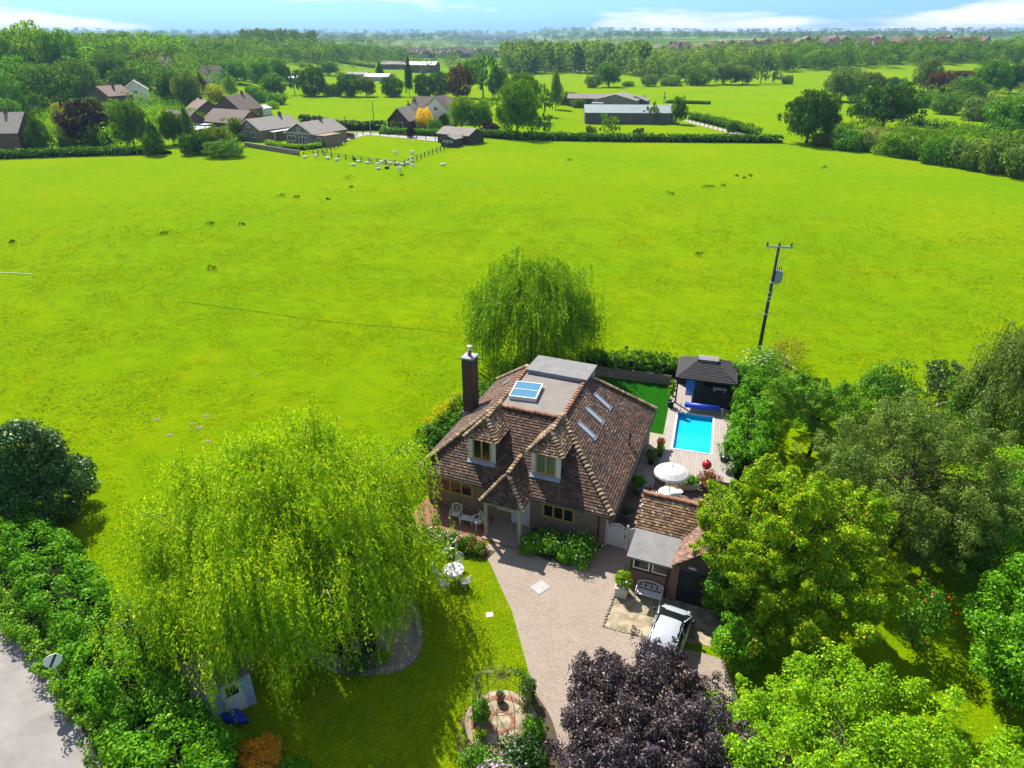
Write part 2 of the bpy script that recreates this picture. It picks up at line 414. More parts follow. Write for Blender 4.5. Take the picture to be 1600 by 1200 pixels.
def crown(c, rad, nclump, cr, nleaf, size, zmin=-.65, shell=(.62, 1.0), flat=.8, aspect=.55, rough=.12, up=.3, inner=.15, lobes=0, lobe_r=(.26, .46), spray=.6):
    """leaf faces gathered in clumps spread through an ellipsoid; with lobes the clumps sit on separate boughs"""
    rad = np.array(rad, float); c = np.array(c, float)
    def dirs(n, jit):
        d = sphere_dirs(max(3, int(n / max(.2, (1 - zmin) / 2)))); d = unit(d + rng.normal(0, jit, d.shape)); return d[d[:, 2] > zmin]
    if lobes:
        dl = dirs(lobes, .25); k = rng.uniform(.5, .78, len(dl)) * (1 + rng.normal(0, rough, len(dl)))
        LC = dl * rad * k[:, None]; lr = rng.uniform(*lobe_r, len(dl)) * rad.mean()
        ns = max(3, int(nclump / len(dl))); li = np.repeat(np.arange(len(dl)), ns)
        ee = unit(rng.normal(size=(len(li), 3)) + .5 * dl[li] + np.array([0, 0, .25]))
        C = LC[li] + ee * (lr[li] * rng.uniform(.45, 1.2, len(li)))[:, None] * np.array([1, 1, min(1.3, rad[2] / rad[0] + .15)])
        d = unit(unit(C / rad) * .5 + ee); C = C + c
    else:
        d = dirs(nclump, .12); k = rng.uniform(shell[0], shell[1], len(d)) * (1 + rng.normal(0, rough, len(d)))
        ins = rng.random(len(d)) < inner; k[ins] *= rng.uniform(.3, .8, ins.sum()); C = c + d * rad * k[:, None]
    crs = cr * rng.uniform(.6, 1.4, len(d))
    w_ = crs ** 2 / (crs ** 2).mean(); m = np.maximum(4, (nleaf / len(d) * w_).astype(int))
    idx = np.repeat(np.arange(len(d)), m)
    e = unit(rng.normal(size=(len(idx), 3)) + .55 * d[idx] + np.array([0, 0, up]))
    u = rng.uniform(.3, 1.08, len(idx)) ** .6
    P = C[idx] + e * (crs[idx] * u)[:, None] * np.array([1, 1, flat])
    if lobes:
        q = rng.random(len(idx)); sd = unit(d + rng.normal(0, .35, d.shape) + np.array([0, 0, .25]))
        P = C[idx] + e * (crs[idx] * u * (1 - .75 * q))[:, None] * np.array([.85, .85, flat * .85]) + sd[idx] * (crs[idx] * spray * 2 * (q - .3))[:, None]
    N = e + .55 * rng.normal(size=e.shape) + np.array([0, 0, .35])
    return leaves(P, N, size, aspect), C
def limbs(mb, base, top, r0, targets, rr=.3):
    base = np.array(base, float); top = np.array(top, float)
    mid = (base + top) / 2 + np.array([rng.normal(0, .04), rng.normal(0, .04), 0]) * np.linalg.norm(top - base)
    mb.tube([base, mid, top], [r0 * 1.15, r0 * .8, r0 * .45], 8)
    for tg in targets:
        st = base + (top - base) * rng.uniform(.35, .95)
        m = (st + tg) / 2 + np.array([0, 0, .12]) * np.linalg.norm(tg - st)
        mb.tube([st, m, tg], [r0 * rr, r0 * rr * .6, r0 * rr * .15], 5)
def tree(name, label, cat, x, y, z, h, r, mat, nclump=90, nleaf=30000, size=.18, clear=.18, cr=.3, trunk_r=None, group=None, twigs=20, ry=None, **kw):
    t = thing(name, label, cat, (x, y, z), 0, group)
    zc = h * (clear + 1) / 2; rz = h * (1 - clear) / 2
    lk_ = .98 if kw.get('lobes') else .82
    V, C = crown((0, 0, zc), (r * lk_, (ry or r) * lk_, rz * (.96 if kw.get('lobes') else .88)), nclump, r * cr, nleaf, size, **kw)
    V[:, :, 2] = np.maximum(V[:, :, 2], .02)
    quads('crown', V, mat, t)
    mb = MB(); tr = trunk_r or h * .022
    limbs(mb, (0, 0, -.05), (0, 0, h * .72), tr, C[rng.choice(len(C), min(twigs, len(C)), replace=False)])
    mb.build('trunk', 'bark', t, True)
    return t
def wobble(n, k=7):
    ph = rng.uniform(0, 6.28, (k, 2)); fr = rng.uniform(.5, 2.6, (k, 2)); am = rng.uniform(.4, 1, k) / k
    def f(a, b): return sum(am[i] * np.sin(a * fr[i, 0] + ph[i, 0] + b * fr[i, 1] * 2 + ph[i, 1]) for i in range(k)) * 2
    return f
def pathpts(path, step=.5):
    P = np.array(path, float); out = []
    for i in range(len(P) - 1):
        L = np.linalg.norm(P[i + 1] - P[i]); n = max(1, int(L / step))
        for j in range(n): out.append(P[i] + (P[i + 1] - P[i]) * j / n)
    out.append(P[-1]); out = np.array(out)
    for _ in range(int(4 / max(step, .3))):
        if len(out) > 4: out[1:-1] = (out[:-2] + 2 * out[1:-1] + out[2:]) / 4
    return out
def hedge(name, label, cat, path, w, h, nleaf, size, mat, rough=.25, aspect=.6, group=None, sq=.55, core='hedge_core', z0=0, step=.5, clump=None):
    """a long clipped or rough hedge following path; leaves over and inside a rounded profile"""
    pts = pathpts(path, step); o0 = pts.mean(0)
    z00 = float(hgt(o0[0], o0[1]))
    t = thing(name, label, cat, (o0[0], o0[1], z00), 0, group)
    pts = pts - o0
    seg = np.linalg.norm(np.diff(pts, axis=0), axis=1); cum = np.concatenate([[0], np.cumsum(seg)]); L = cum[-1]
    cs = clump or max(.28, w * .16); nc = max(20, int(L * (w + 1.6 * h) / (cs * cs * 1.1)))
    s = rng.uniform(0, L, nc); i = np.clip(np.searchsorted(cum, s) - 1, 0, len(seg) - 1); fr = (s - cum[i]) / (seg[i] + 1e-9)
    c = pts[i] + (pts[i + 1] - pts[i]) * fr[:, None]; tan = unit(pts[i + 1] - pts[i]); nor = np.stack([-tan[:, 1], tan[:, 0]], 1)
    a = rng.uniform(-.1, pi + .1, nc)
    f = wobble(9); wob = 1 + rough * (f(s / (w * .8), a) + .6 * f(s / (w * .25), a * 2)) + rng.normal(0, rough * .3, nc)
    ca, sa = np.cos(a), np.sin(a)
    px = np.sign(ca) * np.abs(ca) ** sq * w / 2; pz = np.sign(sa) * np.abs(sa) ** sq * h
    end = np.minimum(1, np.minimum(s, L - s) / (w * .5) + .35)
    dep = 1 - .22 * rng.random(nc) ** 2 - cs * .5 / h
    X = c + nor * (px * wob * dep * end)[:, None]
    gz = hgt(X[:, 0] + o0[0], X[:, 1] + o0[1]) - z00
    CC = np.column_stack([X, pz * wob * dep * (.6 + .4 * end) + z0 + gz]); CN = np.column_stack([nor * ca[:, None], np.maximum(sa, 0)])
    cr_ = cs * rng.uniform(.6, 1.35, nc); k = np.repeat(np.arange(nc), max(3, nleaf // nc))
    ee = unit(rng.normal(size=(len(k), 3)) + .7 * CN[k] + np.array([0, 0, .3]))
    P = CC[k] + ee * (cr_[k] * rng.uniform(.2, 1.05, len(k)) ** .6)[:, None]
    P[:, 2] = np.maximum(P[:, 2], (gz[k] + z0) + .03)
    N = ee + .5 * rng.normal(size=ee.shape) + np.array([0, 0, .35])
    quads('foliage', leaves(P, N, size, aspect), mat, t)
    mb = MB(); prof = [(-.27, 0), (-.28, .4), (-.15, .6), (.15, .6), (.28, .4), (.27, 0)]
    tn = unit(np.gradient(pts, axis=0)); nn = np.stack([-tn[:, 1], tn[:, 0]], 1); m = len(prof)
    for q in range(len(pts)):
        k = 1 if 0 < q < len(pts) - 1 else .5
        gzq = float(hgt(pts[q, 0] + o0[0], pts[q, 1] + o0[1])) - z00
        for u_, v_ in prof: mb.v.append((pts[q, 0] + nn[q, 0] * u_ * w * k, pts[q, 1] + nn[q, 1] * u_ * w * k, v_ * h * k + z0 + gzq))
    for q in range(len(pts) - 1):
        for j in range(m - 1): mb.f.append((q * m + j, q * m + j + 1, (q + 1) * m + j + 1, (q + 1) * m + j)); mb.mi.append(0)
    mb.build('dark_core', core, t)  # dark solid filler added inside the hedge to stop light leaking through
    return t
def shrub(name, label, cat, x, y, r, h, mat, nleaf=2500, size=.12, z=0, group=None, flowers=None, nfl=0, fsize=.1, ncl=26, ry=None, aspect=.6, cr=.42):
    t = thing(name, label, cat, (x, y, z), 0, group)
    V, C = crown((0, 0, h * .42), (r * .8, (ry or r) * .8, h * .5), ncl, r * cr, nleaf, size, zmin=-.75, shell=(.5, .95), inner=.3, aspect=aspect)
    V[:, :, 2] = np.maximum(V[:, :, 2], .015)
    quads('foliage', V, mat, t)
    mb = MB()
    for c in C[rng.choice(len(C), min(8, len(C)), replace=False)]: mb.tube([(0, 0, 0), c * np.array([.5, .5, .6]), c], [.03, .02, .006], 4)
    mb.build('stem', 'bark', t)
    if flowers:
        d = unit(rng.normal(size=(nfl, 3)) + np.array([0, 0, .8])); d[:, 2] = np.abs(d[:, 2])
        P = np.array([0, 0, h * .42]) + d * np.array([r, ry or r, h * .57])
        quads('blossom', np.concatenate([leaves(P, d, fsize, .9), leaves(P, d + rng.normal(0, .6, d.shape), fsize, .9)]), flowers, t)
    return t
# ------------------------------------------------------------------ foliage materials
leafmat('willow_leaf', (.115, .27, .004), (.27, .48, .01), .4, (.46, .58, .04))
leafmat('rear_willow_leaf', (.075, .2, .005), (.17, .36, .01), .38, (.3, .44, .03))
leafmat('maple_leaf', (.055, .18, .004), (.19, .36, .006), .3, (.5, .47, .012))
leafmat('lime_maple_leaf', (.075, .23, .004), (.2, .41, .008), .34, (.35, .5, .015))
leafmat('plum_leaf', (.014, .009, .014), (.05, .036, .048), .12, (.13, .1, .125), .03)
leafmat('grey_leaf', (.05, .11, .014), (.135, .22, .035), .3, (.22, .3, .08), .01)
leafmat('laurel_leaf', (.035, .15, .004), (.105, .31, .007), .3, (.19, .4, .018), .008)
leafmat('dark_leaf', (.012, .05, .005), (.035, .11, .01), .2, (.1, .19, .05), .035)
leafmat('hedge_leaf', (.025, .11, .005), (.08, .22, .009), .28, (.17, .32, .03), .01)
leafmat('verge_leaf', (.05, .17, .007), (.14, .32, .014), .32, (.24, .38, .06), .008)
leafmat('rush_leaf', (.008, .035, .004), (.02, .07, .008), .1, None, .0)
leafmat('orange_leaf', (.5, .17, .005), (.6, .34, .008), .4, (.2, .28, .015), .02)
leafmat('bronze_leaf', (.14, .13, .015), (.24, .2, .03), .3, (.3, .2, .04))
leafmat('red_leaf', (.12, .03, .014), (.22, .08, .03), .3, (.2, .2, .04), .02)
leafmat('yellow_leaf', (.28, .3, .006), (.44, .42, .01), .35)
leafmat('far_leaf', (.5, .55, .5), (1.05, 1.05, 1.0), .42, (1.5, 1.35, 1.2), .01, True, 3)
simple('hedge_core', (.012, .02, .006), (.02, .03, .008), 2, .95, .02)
for nm, c in (('white_petal', (.8, .78, .72)), ('pink_petal', (.7, .12, .2)), ('red_petal', (.7, .01, .015)), ('cream_petal', (.7, .56, .42)), ('mauve_petal', (.55, .38, .48))):
    simple(nm, c, None, 5, .7, .2)
# ------------------------------------------------------------------ ground, roads
def ground():
    radii = [0]; r = 4.0
    while r < 9000: radii.append(r); r *= 1.045 if r > 60 else 1.25
    na = 240; mb = MB(); mb.v.append((0, 0, 0))
    for q in radii[1:]:
        for j in range(na):
            a = 2 * pi * j / na; x, y = q * cos(a), q * sin(a); mb.v.append((x, y, float(hgt(x, y))))
    for j in range(na): mb.f.append((0, 1 + j, 1 + (j + 1) % na))
    for i in range(len(radii) - 2):
        for j in range(na):
            j2 = (j + 1) % na; a = 1 + i * na
            mb.f.append((a + j, a + na + j, a + na + j2, a + j2))
    struct(mb.build('field', 'field_grass', None, True))
ground()
def meadow():
    n = 520000
    dd = 24 + (150 - 24) * rng.random(n) ** 1.15
    a_ = rng.uniform(-.75, .75, n); X = dd * np.sin(a_); Y = dd * np.cos(a_)
    F = np.zeros(n)
    for _ in range(46):
        lam = .5 * 30 ** rng.random(); an = rng.uniform(0, pi); F += np.sin((X * cos(an) + Y * sin(an) * .8) * 2 * pi / lam + rng.uniform(0, 6.28)) * lam ** .25
    F /= F.std(); keep = (F + rng.normal(0, .9, n) > .2) & (rng.random(n) < 1 - ss(85, 148, dd))
    hx = (X - OX) * CT + (Y - OY) * ST; hy = -(X - OX) * ST + (Y - OY) * CT
    keep &= ~((hx > -13.5) & (hx < 60) & (hy > -60) & (hy < 22.3) & ~((hx > 14) & (hy > 19))) & ~((X < -16) & (Y < 24))
    rd = (Y - 22.3) + (X + 23.6) * .853; keep &= rd > 4
    X, Y = X[keep], Y[keep]; m = len(X); s = .075 + .002 * np.hypot(X, Y)
    P = np.column_stack([X, Y, .012 + .03 * rng.random(m)]); N = rng.normal(0, .28, (m, 3)); N[:, 2] = 1
    V = leaves(P, N, 1.0, .45); V = P[:, None, :] + (V - P[:, None, :]) * s[:, None, None]
    o = quads('meadow_grass', V, 'grass_blade'); tag(o, 'short green pasture grass of the big field', 'grass', None, 'stuff')
leafmat('grass_blade', (.095, .215, .001), (.19, .3, .001), .2, (.29, .33, .002), .0, False, .12)
def lawn_blades(poly):
    P = np.array(poly); n = 150000
    X = rng.uniform(P[:, 0].min(), P[:, 0].max(), n); Y = rng.uniform(P[:, 1].min(), P[:, 1].max(), n); ins = np.zeros(n, bool); j = len(P) - 1
    for i in range(len(P)):
        ins ^= ((P[i, 1] > Y) != (P[j, 1] > Y)) & (X < (P[j, 0] - P[i, 0]) * (Y - P[i, 1]) / (P[j, 1] - P[i, 1]) + P[i, 0]); j = i
    F = np.zeros(n)
    for _ in range(36):
        lam = .3 * 12 ** rng.random(); an = rng.uniform(0, pi); F += np.sin((X * cos(an) + Y * sin(an)) * 2 * pi / lam + rng.uniform(0, 6.28)) * lam ** .2
    F /= F.std(); k = ins & (F + rng.normal(0, .9, n) > .1) & (np.hypot(X - AX_, Y - AY_) > 1.55)
    X, Y = X[k], Y[k]; m = len(X); Q = np.column_stack([X, Y, .012 + .012 * rng.random(m)]); N = rng.normal(0, .28, (m, 3)); N[:, 2] = 1
    o = quads('lawn_grass', leaves(Q, N, .085, .45), 'lawn_blade'); tag(o, 'short mown grass of the front lawn', 'grass', None, 'stuff')
leafmat('lawn_blade', (.1, .2, .001), (.2, .3, .001), .2, (.33, .34, .01), .0, False, .5)
AX_, AY_ = at(783, 1128)
def sheet(name, pts, z, mat, rz=None):
    mb = MB(); mb.quad(*[(p[0], p[1], z) for p in pts]); return struct(mb.build(name, mat))
def smoothpoly(pts, n=6):
    P = np.array(pts, float); out = []
    for i in range(len(P)):
        p0, p1, p2, p3 = P[i - 1], P[i], P[(i + 1) % len(P)], P[(i + 2) % len(P)]
        for k in range(n):
            t = k / n
            out.append(.5 * (2 * p1 + (p2 - p0) * t + (2 * p0 - 5 * p1 + 4 * p2 - p3) * t * t + (3 * p1 - p0 - 3 * p2 + p3) * t ** 3))
    return out
TH = R(-22.5); OX, OY = 5.26, 28.64
CT, ST = cos(TH), sin(TH)
def HW(x, y): return (OX + x * CT - y * ST, OY + x * ST + y * CT)
def WH(x, y): return ((x - OX) * CT + (y - OY) * ST, -(x - OX) * ST + (y - OY) * CT)
grassmat('trodden_grass', (.07, .115, .003), (.1, .155, .004), (.15, .15, .02))
meadow()
tr_ = pathpts([at(*p) for p in ((285, 471), (366, 483), (420, 489), (480, 499), (545, 506), (640, 513), (722, 522))], .8)
mb = MB()
for i in range(len(tr_) - 1):
    d_ = unit(tr_[i + 1] - tr_[i]); n_ = np.array([-d_[1], d_[0]]); w1 = .07 + .1 * (np.sin(i * .7) ** 2)
    mb.quad(*[(*q, .012) for q in (tr_[i] - n_ * w1, tr_[i + 1] - n_ * w1, tr_[i + 1] + n_ * w1, tr_[i] + n_ * w1)])
struct(mb.build('path', 'trodden_grass'))
lawn = [at(*p) for p in ((690, 868), (757, 866), (798, 955), (832, 1080), (850, 1135), (862, 1290), (300, 1290), (420, 1150), (470, 1000), (560, 900))]
sheet('lawn', lawn, .006, 'lawn_grass'); lawn_blades(lawn)
drive = [at(*p) for p in ((757, 862), (762, 850), (812, 852), (880, 872), (935, 858), (962, 852), (990, 866), (975, 905), (947, 978), (1000, 994), (1130, 1030), (1160, 1110), (1100, 1320), (900, 1330), (868, 1180), (836, 1085), (800, 955))]
sheet('driveway', drive, .012, 'block_paving')
def rel(o): return o
terr = [HW(*p) for p in ((-11.6, -2.3), (-6.9, -2.3), (-6.7, -1.7), (-4.6, -1.7), (-4.6, .45), (-11.6, .45))]
sheet('terrace', terr, .02, 'terrace_brick')
mb = MB()
for a, b in (((-11.6, -2.3), (-6.95, -2.3)),):
    pa, pb = HW(*a), HW(*b); mb.obox(((pa[0] + pb[0]) / 2, (pa[1] + pb[1]) / 2), TH, 2.3, .08, 0, .1)
struct(mb.build('kerb', 'stone'))
pad = [HW(*p) for p in ((1.15, -5.05), (2.9, -5.0), (6.0, -4.4), (6.6, -1.9), (1.25, -1.7))]
sheet('parking_pad', pad, .024, 'pad_concrete')
mb = MB()
for k in range(24):
    p = HW(1.1 + rng.normal(0, .015), -5.05 + k * .2); mb.obox(p, TH + rng.normal(0, .2), .055, .08, 0, .09)
for k in range(9):
    p = HW(1.25 + k * .21, -5.12 + k * .01); mb.obox(p, TH + rng.normal(0, .2), .085, .05, 0, .05)
struct(mb.build('kerb', 'stone', bevel=.015))
yard = [HW(*p) for p in ((-.4, .6), (5.6, .6), (5.6, 9.2), (-.4, 7.6))]
sheet('patio', yard, .008, 'patio_bricks')
path = [HW(*p) for p in ((-.45, 6.6), (.95, 6.9), (.7, 9.5), (.3, 13.4), (-1.6, 13.4), (-.8, 11.5), (-.45, 9))]
sheet('path', path, .014, 'patio_slabs')
turf = [HW(*p) for p in ((-7, 12.6), (-1.6, 13.4), (.25, 13.5), (-.5, 21.3), (-8, 20.4))]
sheet('lawn', turf, .013, 'artificial_turf')
road = pathpts([at(-200, 770), at(-60, 905), at(0, 982), at(70, 1088), at(135, 1195), at(190, 1300)], 1)
tn = unit(np.gradient(road, axis=0)); nr = np.stack([-tn[:, 1], tn[:, 0]], 1)
mb = MB()
for i in range(len(road) - 1):
    mb.quad(*[(q[0], q[1], .02) for q in (road[i] - nr[i] * 6.5, road[i + 1] - nr[i + 1] * 6.5, road[i + 1] + nr[i + 1] * .45, road[i] + nr[i] * .45)])
ro = mb.build('road', 'asphalt'); struct(ro)
mb = MB()
for i in range(len(road) - 1):
    w1, w2 = rng.uniform(.5, .8, 2)
    mb.quad(*[(q[0], q[1], .012) for q in (road[i] - nr[i] * .2, road[i + 1] - nr[i + 1] * .2, road[i + 1] + nr[i + 1] * w2, road[i] + nr[i] * w1)])
struct(mb.build('verge', 'soil'))
# soil beds
sheet('flower_bed', [HW(*p) for p in ((-10.5, -3.4), (-5.9, -3.0), (-5.7, -2.2), (-7, -2.35), (-10.5, -2.4))], .016, 'soil')
sheet('flower_bed', [HW(*p) for p in ((-4.6, -1.5), (-2.5, -1.9), (-.9, -1.2), (-.5, .4), (-4.6, .4))], .016, 'soil')
bed = smoothpoly([at(*p) for p in ((735, 1105), (712, 1150), (730, 1200), (780, 1250), (880, 1250), (870, 1150), (848, 1100), (820, 1080))])
sheet('flower_bed', bed, .014, 'soil')
sheet('flower_bed', [HW(*p) for p in ((1.1, 7.4), (5, 8.0), (5, 9.0), (.6, 8.4))], .016, 'soil')
under = smoothpoly([at(*p) for p in ((1110, 940), (1180, 1060), (1330, 1060), (1420, 960), (1500, 880), (1380, 800), (1250, 760))])
# ------------------------------------------------------------------ roof tiling
def tiling(mb, poly, frame, course=.155, w=.2, thick=.042):
    """courses of plain tiles over a sloping polygon; frame = (origin, u, v, n)"""
    o, u, v, n = [np.array(a, float) for a in frame]
    P = np.array([[(np.array(p) - o) @ u, (np.array(p) - o) @ v] for p in poly])
    def inside(a, b):
        c = False; j = len(P) - 1
        for i in range(len(P)):
            if (P[i, 1] > b) != (P[j, 1] > b) and a < (P[j, 0] - P[i, 0]) * (b - P[i, 1]) / (P[j, 1] - P[i, 1]) + P[i, 0]: c = not c
            j = i
        return c
    u0, u1 = P[:, 0].min(), P[:, 0].max(); v0, v1 = P[:, 1].min(), P[:, 1].max()
    for r_ in range(int((v1 - v0) / course) + 1):
        b = v0 + r_ * course
        for k in range(-1, int((u1 - u0) / w) + 2):
            a = u0 + k * w + (w / 2 if r_ % 2 else 0)
            if not inside(a + w / 2, b + course * .4): continue
            j = rng.normal(0, .003, 4); l = thick + rng.normal(0, .004)
            g = .006
            lo1 = o + u * (a + g) + v * (b - .02) + n * (l + .012 + j[0]); lo2 = o + u * (a + w - g) + v * (b - .02) + n * (l + .012 + j[1])
            hi2 = o + u * (a + w - g) + v * (b + course + .02) + n * (.008 + j[2]); hi1 = o + u * (a + g) + v * (b + course + .02) + n * (.008 + j[3])
            kk = len(mb.v)
            mb.v += [tuple(lo1), tuple(lo2), tuple(hi2), tuple(hi1), tuple(lo1 - n * (l + .005)), tuple(lo2 - n * (l + .005))]
            mb.f += [(kk, kk + 1, kk + 2, kk + 3), (kk + 4, kk + 5, kk + 1, kk)]; mb.mi += [0, 0]
def slope(mb, poly, course=.17, w=.2):
    """poly: eave-left, eave-right, then the rest counter-clockwise seen from above"""
    p = [np.array(q, float) for q in poly]
    u = unit(p[1] - p[0]); n = unit(np.cross(p[1] - p[0], p[-1] - p[0])); v = np.cross(n, u)
    mb.quad(*[tuple(q) for q in p])
    tiling(mb, poly, (p[0], u, v, n), course, w)
def hipcaps(mb, p0, p1, step=.2, r0=.13, r1=.085, drop=.02):
    """bonnet or ridge pieces overlapping from p0 (low end) to p1"""
    p0 = np.array(p0, float); p1 = np.array(p1, float); L = np.linalg.norm(p1 - p0); d = (p1 - p0) / L
    s = unit(np.cross(d, (0, 0, 1.0))); up = np.cross(s, d)
    for k in range(int(L / step)):
        a = p0 + d * k * step; kk = len(mb.v); m = 7
        for (q, r_, lift) in ((a - d * .03, r0, .075), (a + d * (step + .05), r1, .012)):
            for j in range(m):
                t = pi * j / (m - 1); mb.v.append(tuple(q + s * r_ * cos(t) + up * (r_ * .75 * sin(t) + lift - drop)))
        for j in range(m - 1): mb.f.append((kk + j, kk + j + 1, kk + m + j + 1, kk + m + j)); mb.mi.append(0)
        mb.f.append(tuple(kk + j for j in range(m - 1, -1, -1))); mb.mi.append(0)
def framed(name, parent, x0, x1, z0, z1, y, n, frame_mat, glass_mat, fw=.06, dep=.05, facing=-1, axis='x', deep=False):
    """window in a wall facing -y (axis x) : frame and panes standing proud of y"""
    mb = MB(); g = MB()
    def bx(m, a0, c0, a1, c1, d0, d1):
        ya, yb = sorted((y + facing * d0, y + facing * d1))
        if axis == 'x': m.box(a0, ya, c0, a1, yb, c1)
        else: m.box(ya, a0, c0, yb, a1, c1)
    bx(mb, x0, z0, x1, z0 + fw, -.02, dep); bx(mb, x0, z1 - fw, x1, z1, -.02, dep)
    for k in range(n + 1):
        xc = x0 + (x1 - x0 - fw) * k / n; bx(mb, xc, z0 + fw, xc + fw, z1 - fw, -.02, dep)
    for k in range(n):
        xa = x0 + (x1 - x0 - fw) * k / n + fw; xb = x0 + (x1 - x0 - fw) * (k + 1) / n
        bx(g, xa, z0 + fw, xb, z1 - fw, -.02, .012)
    f = mb.build(name, frame_mat, parent); g.build('pane', glass_mat, parent if deep else f)
    return f
# ------------------------------------------------------------------ main house
def house():
    H = thing('chalet_house', 'brown brick chalet house with hipped clay tile roof and flat grey top', 'house', (OX, OY, 0), TH)
    MB().box(-11.3, .4, 0, -.4, 11.9, 2.62).build('wall', 'house_brick', H)
    zt = 5.6; A, B, C, D = (-11.7, 0, 2.5), (0, 0, 2.5), (-.3, 12.3, 2.5), (-11.9, 12.3, 2.5)
    a, b, c, d = (-8.1, 3.6, zt), (-4.1, 3.6, zt), (-4.3, 9.3, zt), (-8.3, 9.3, zt)
    mb = MB()
    for p in ((A, B, b, a), (B, C, c, b), (C, D, d, c), (D, A, a, d)): slope(mb, p)
    mb.slabpoly([(-11.65, .05, 2.49), (-.05, .05, 2.49), (-.35, 12.25, 2.49), (-11.85, 12.25, 2.49)], .12)
    rf = mb.build('roof', 'clay_tiles', H)
    for lo, hi in ((A, a), (B, b), (C, c), (D, d)):
        mb = MB(); hipcaps(mb, np.array(lo) + (0, 0, .03), np.array(hi) + (0, 0, .03), .25, .18, .1, .0); mb.build('hip_tiles', 'hip_tiles', rf)
    for lo, hi in ((a, d), (b, c), (a, b)):
        mb = MB(); hipcaps(mb, np.array(lo) + (0, 0, .04), np.array(hi) + (0, 0, .04), .33, .14, .13); mb.build('ridge_tiles', 'ridge_clay', rf)
    mb = MB(); mb.slabpoly([(-8.0, 3.7, 5.625), (-4.2, 3.7, 5.625), (-4.4, 9.2, 5.625), (-8.2, 9.2, 5.625)], .1)
    mb.build('flat_roof', 'roof_felt', H)
    mb = MB(); mb.slabpoly([(-8.05, 8.35, 5.86), (-4.15, 8.35, 5.86), (-4.15, 10.5, 5.86), (-8.05, 10.5, 5.86)], 1.1)
    rb = mb.build('stair_box', 'lead_sheet', H)
    mb = MB(); mb.slabpoly([(-8.15, 8.25, 5.91), (-4.05, 8.25, 5.91), (-4.05, 10.6, 5.91), (-8.15, 10.6, 5.91)], .045); mb.build('box_roof', 'grey_felt', rb)
    # skylight on the flat roof
    sk = thing('skylight', None, None); sk.parent = H; sk.location = (-7.1, 5.65, 5.63); sk.rotation_euler = (0, 0, R(8))
    w, l = .82, .98
    mb = MB().box(-w, -l, 0, w, -l + .05, .2).box(-w, l - .05, 0, w, l, .2).box(-w, -l + .05, 0, -w + .05, l - .05, .2).box(w - .05, -l + .05, 0, w, l - .05, .2)
    mb.box(-w - .03, -l - .03, .2, w + .03, -l + .05, .26).box(-w - .03, l - .05, .2, w + .03, l + .03, .26).box(-w - .03, -l + .05, .2, -w + .05, l - .05, .26).box(w - .05, -l + .05, .2, w + .03, l - .05, .26).box(-w + .05, -.03, .2, w - .05, .03, .26)
    mb.build('frame', 'white_paint', sk)
    MB().box(-w + .05, -l + .05, .215, w - .05, -.03, .235).box(-w + .05, .03, .215, w - .05, l - .05, .235).build('pane', 'skylight_glass', sk)
    # roof windows
    def roofwin(px, py, along, across, axis, mat):
        """small window lying in a side slope, px,py = its plan centre"""
        k = 3.1 / 4.1 if axis > 0 else 3.1 / 3.6
        z = 2.5 + ((-px - .024 * py) * k if axis > 0 else (px + 11.7 + .0163 * py) * k) + .03
        w_ = thing('roof_window', None, None); w_.parent = H; w_.location = (px, py, z + .04)
        w_.rotation_euler = (0, math.atan(k) * axis, 0)
        m = MB(); a_, b_, f = along / 2, across / 2, .05
        m.box(-a_, -b_, 0, a_, -b_ + f, .07).box(-a_, b_ - f, 0, a_, b_, .07).box(-a_, -b_ + f, 0, -a_ + f, b_ - f, .07).box(a_ - f, -b_ + f, 0, a_, b_ - f, .07)
        if axis > 0: m.box(a_ + .002, -b_ - .04, 0, a_ + .16, b_ + .04, .05)
        m.build('frame', 'lead_sheet', w_)
        MB().box(-a_ + f, -b_ + f, .01, a_ - f, b_ - f, .05).build('pane', mat, w_)
    for px, py in ((-3.0, 8.15), (-2.95, 6.25), (-2.88, 4.42)): roofwin(px, py, 1.28, .44, 1, 'roof_window_glass')
    for px, py in ((-10.0, 5.3), (-9.6, 8.6)): roofwin(px, py, .8, .55, -1, 'roof_window_glass')
    # dormers
    def dormer(xa, xb, gm):
        Dm = thing('dormer', None, None); Dm.parent = H; Dm.location = ((xa + xb) / 2, 0, 0)
        w = (xb - xa) / 2; y0 = .98; zs, ze = 3.42, 4.85; k = 3.1 / 3.6
        def yb(z): return (z - 2.5) / k
        mb = MB(); i = w - .06
        for s in (-1, 1):
            x1, x2 = sorted((s * i, s * (i - .1)))
            mb.slabpoly([(x1, y0 + .02, ze), (x2, y0 + .02, ze), (x2, yb(ze) + .1, ze), (x1, yb(ze) + .1, ze)], ze - zs + .1)
        mb.box(-i + .1, y0 + .06, zs - .1, i - .1, y0 + .2, ze)
        mb.build('cheek', 'clay_tiles', Dm)
        for xa_ in (-w, w - .28): MB().box(xa_, y0 - .02, zs - .02, xa_ + .28, y0 + .02, ze).build('facing_board', 'white_paint', Dm)
        MB().quad((-w - .03, y0 - .03, zs - .02), (w + .03, y0 - .03, zs - .02), (w + .03, y0 - .25, zs - .17), (-w - .03, y0 - .25, zs - .17)).quad((-w - .03, y0 - .03, zs - .02), (-w - .03, y0 + .05, zs - .02), (w + .03, y0 + .05, zs - .02), (w + .03, y0 - .03, zs - .02)).build('lead_apron', 'lead_sheet', Dm)
        framed('window', Dm, -w + .27, w - .27, zs + .02, ze - .03, y0, 2, 'pale_oak', gm, .09, .05, deep=True)
        e = w + .14; zr = ze + e * .95; yr = y0 - .15 + e * .9; yf = y0 - .18
        yR = yb(zr) + .1
        L1, R1 = (-e, yf, ze - .03), (e, yf, ze - .03); pk = (0, yr, zr)
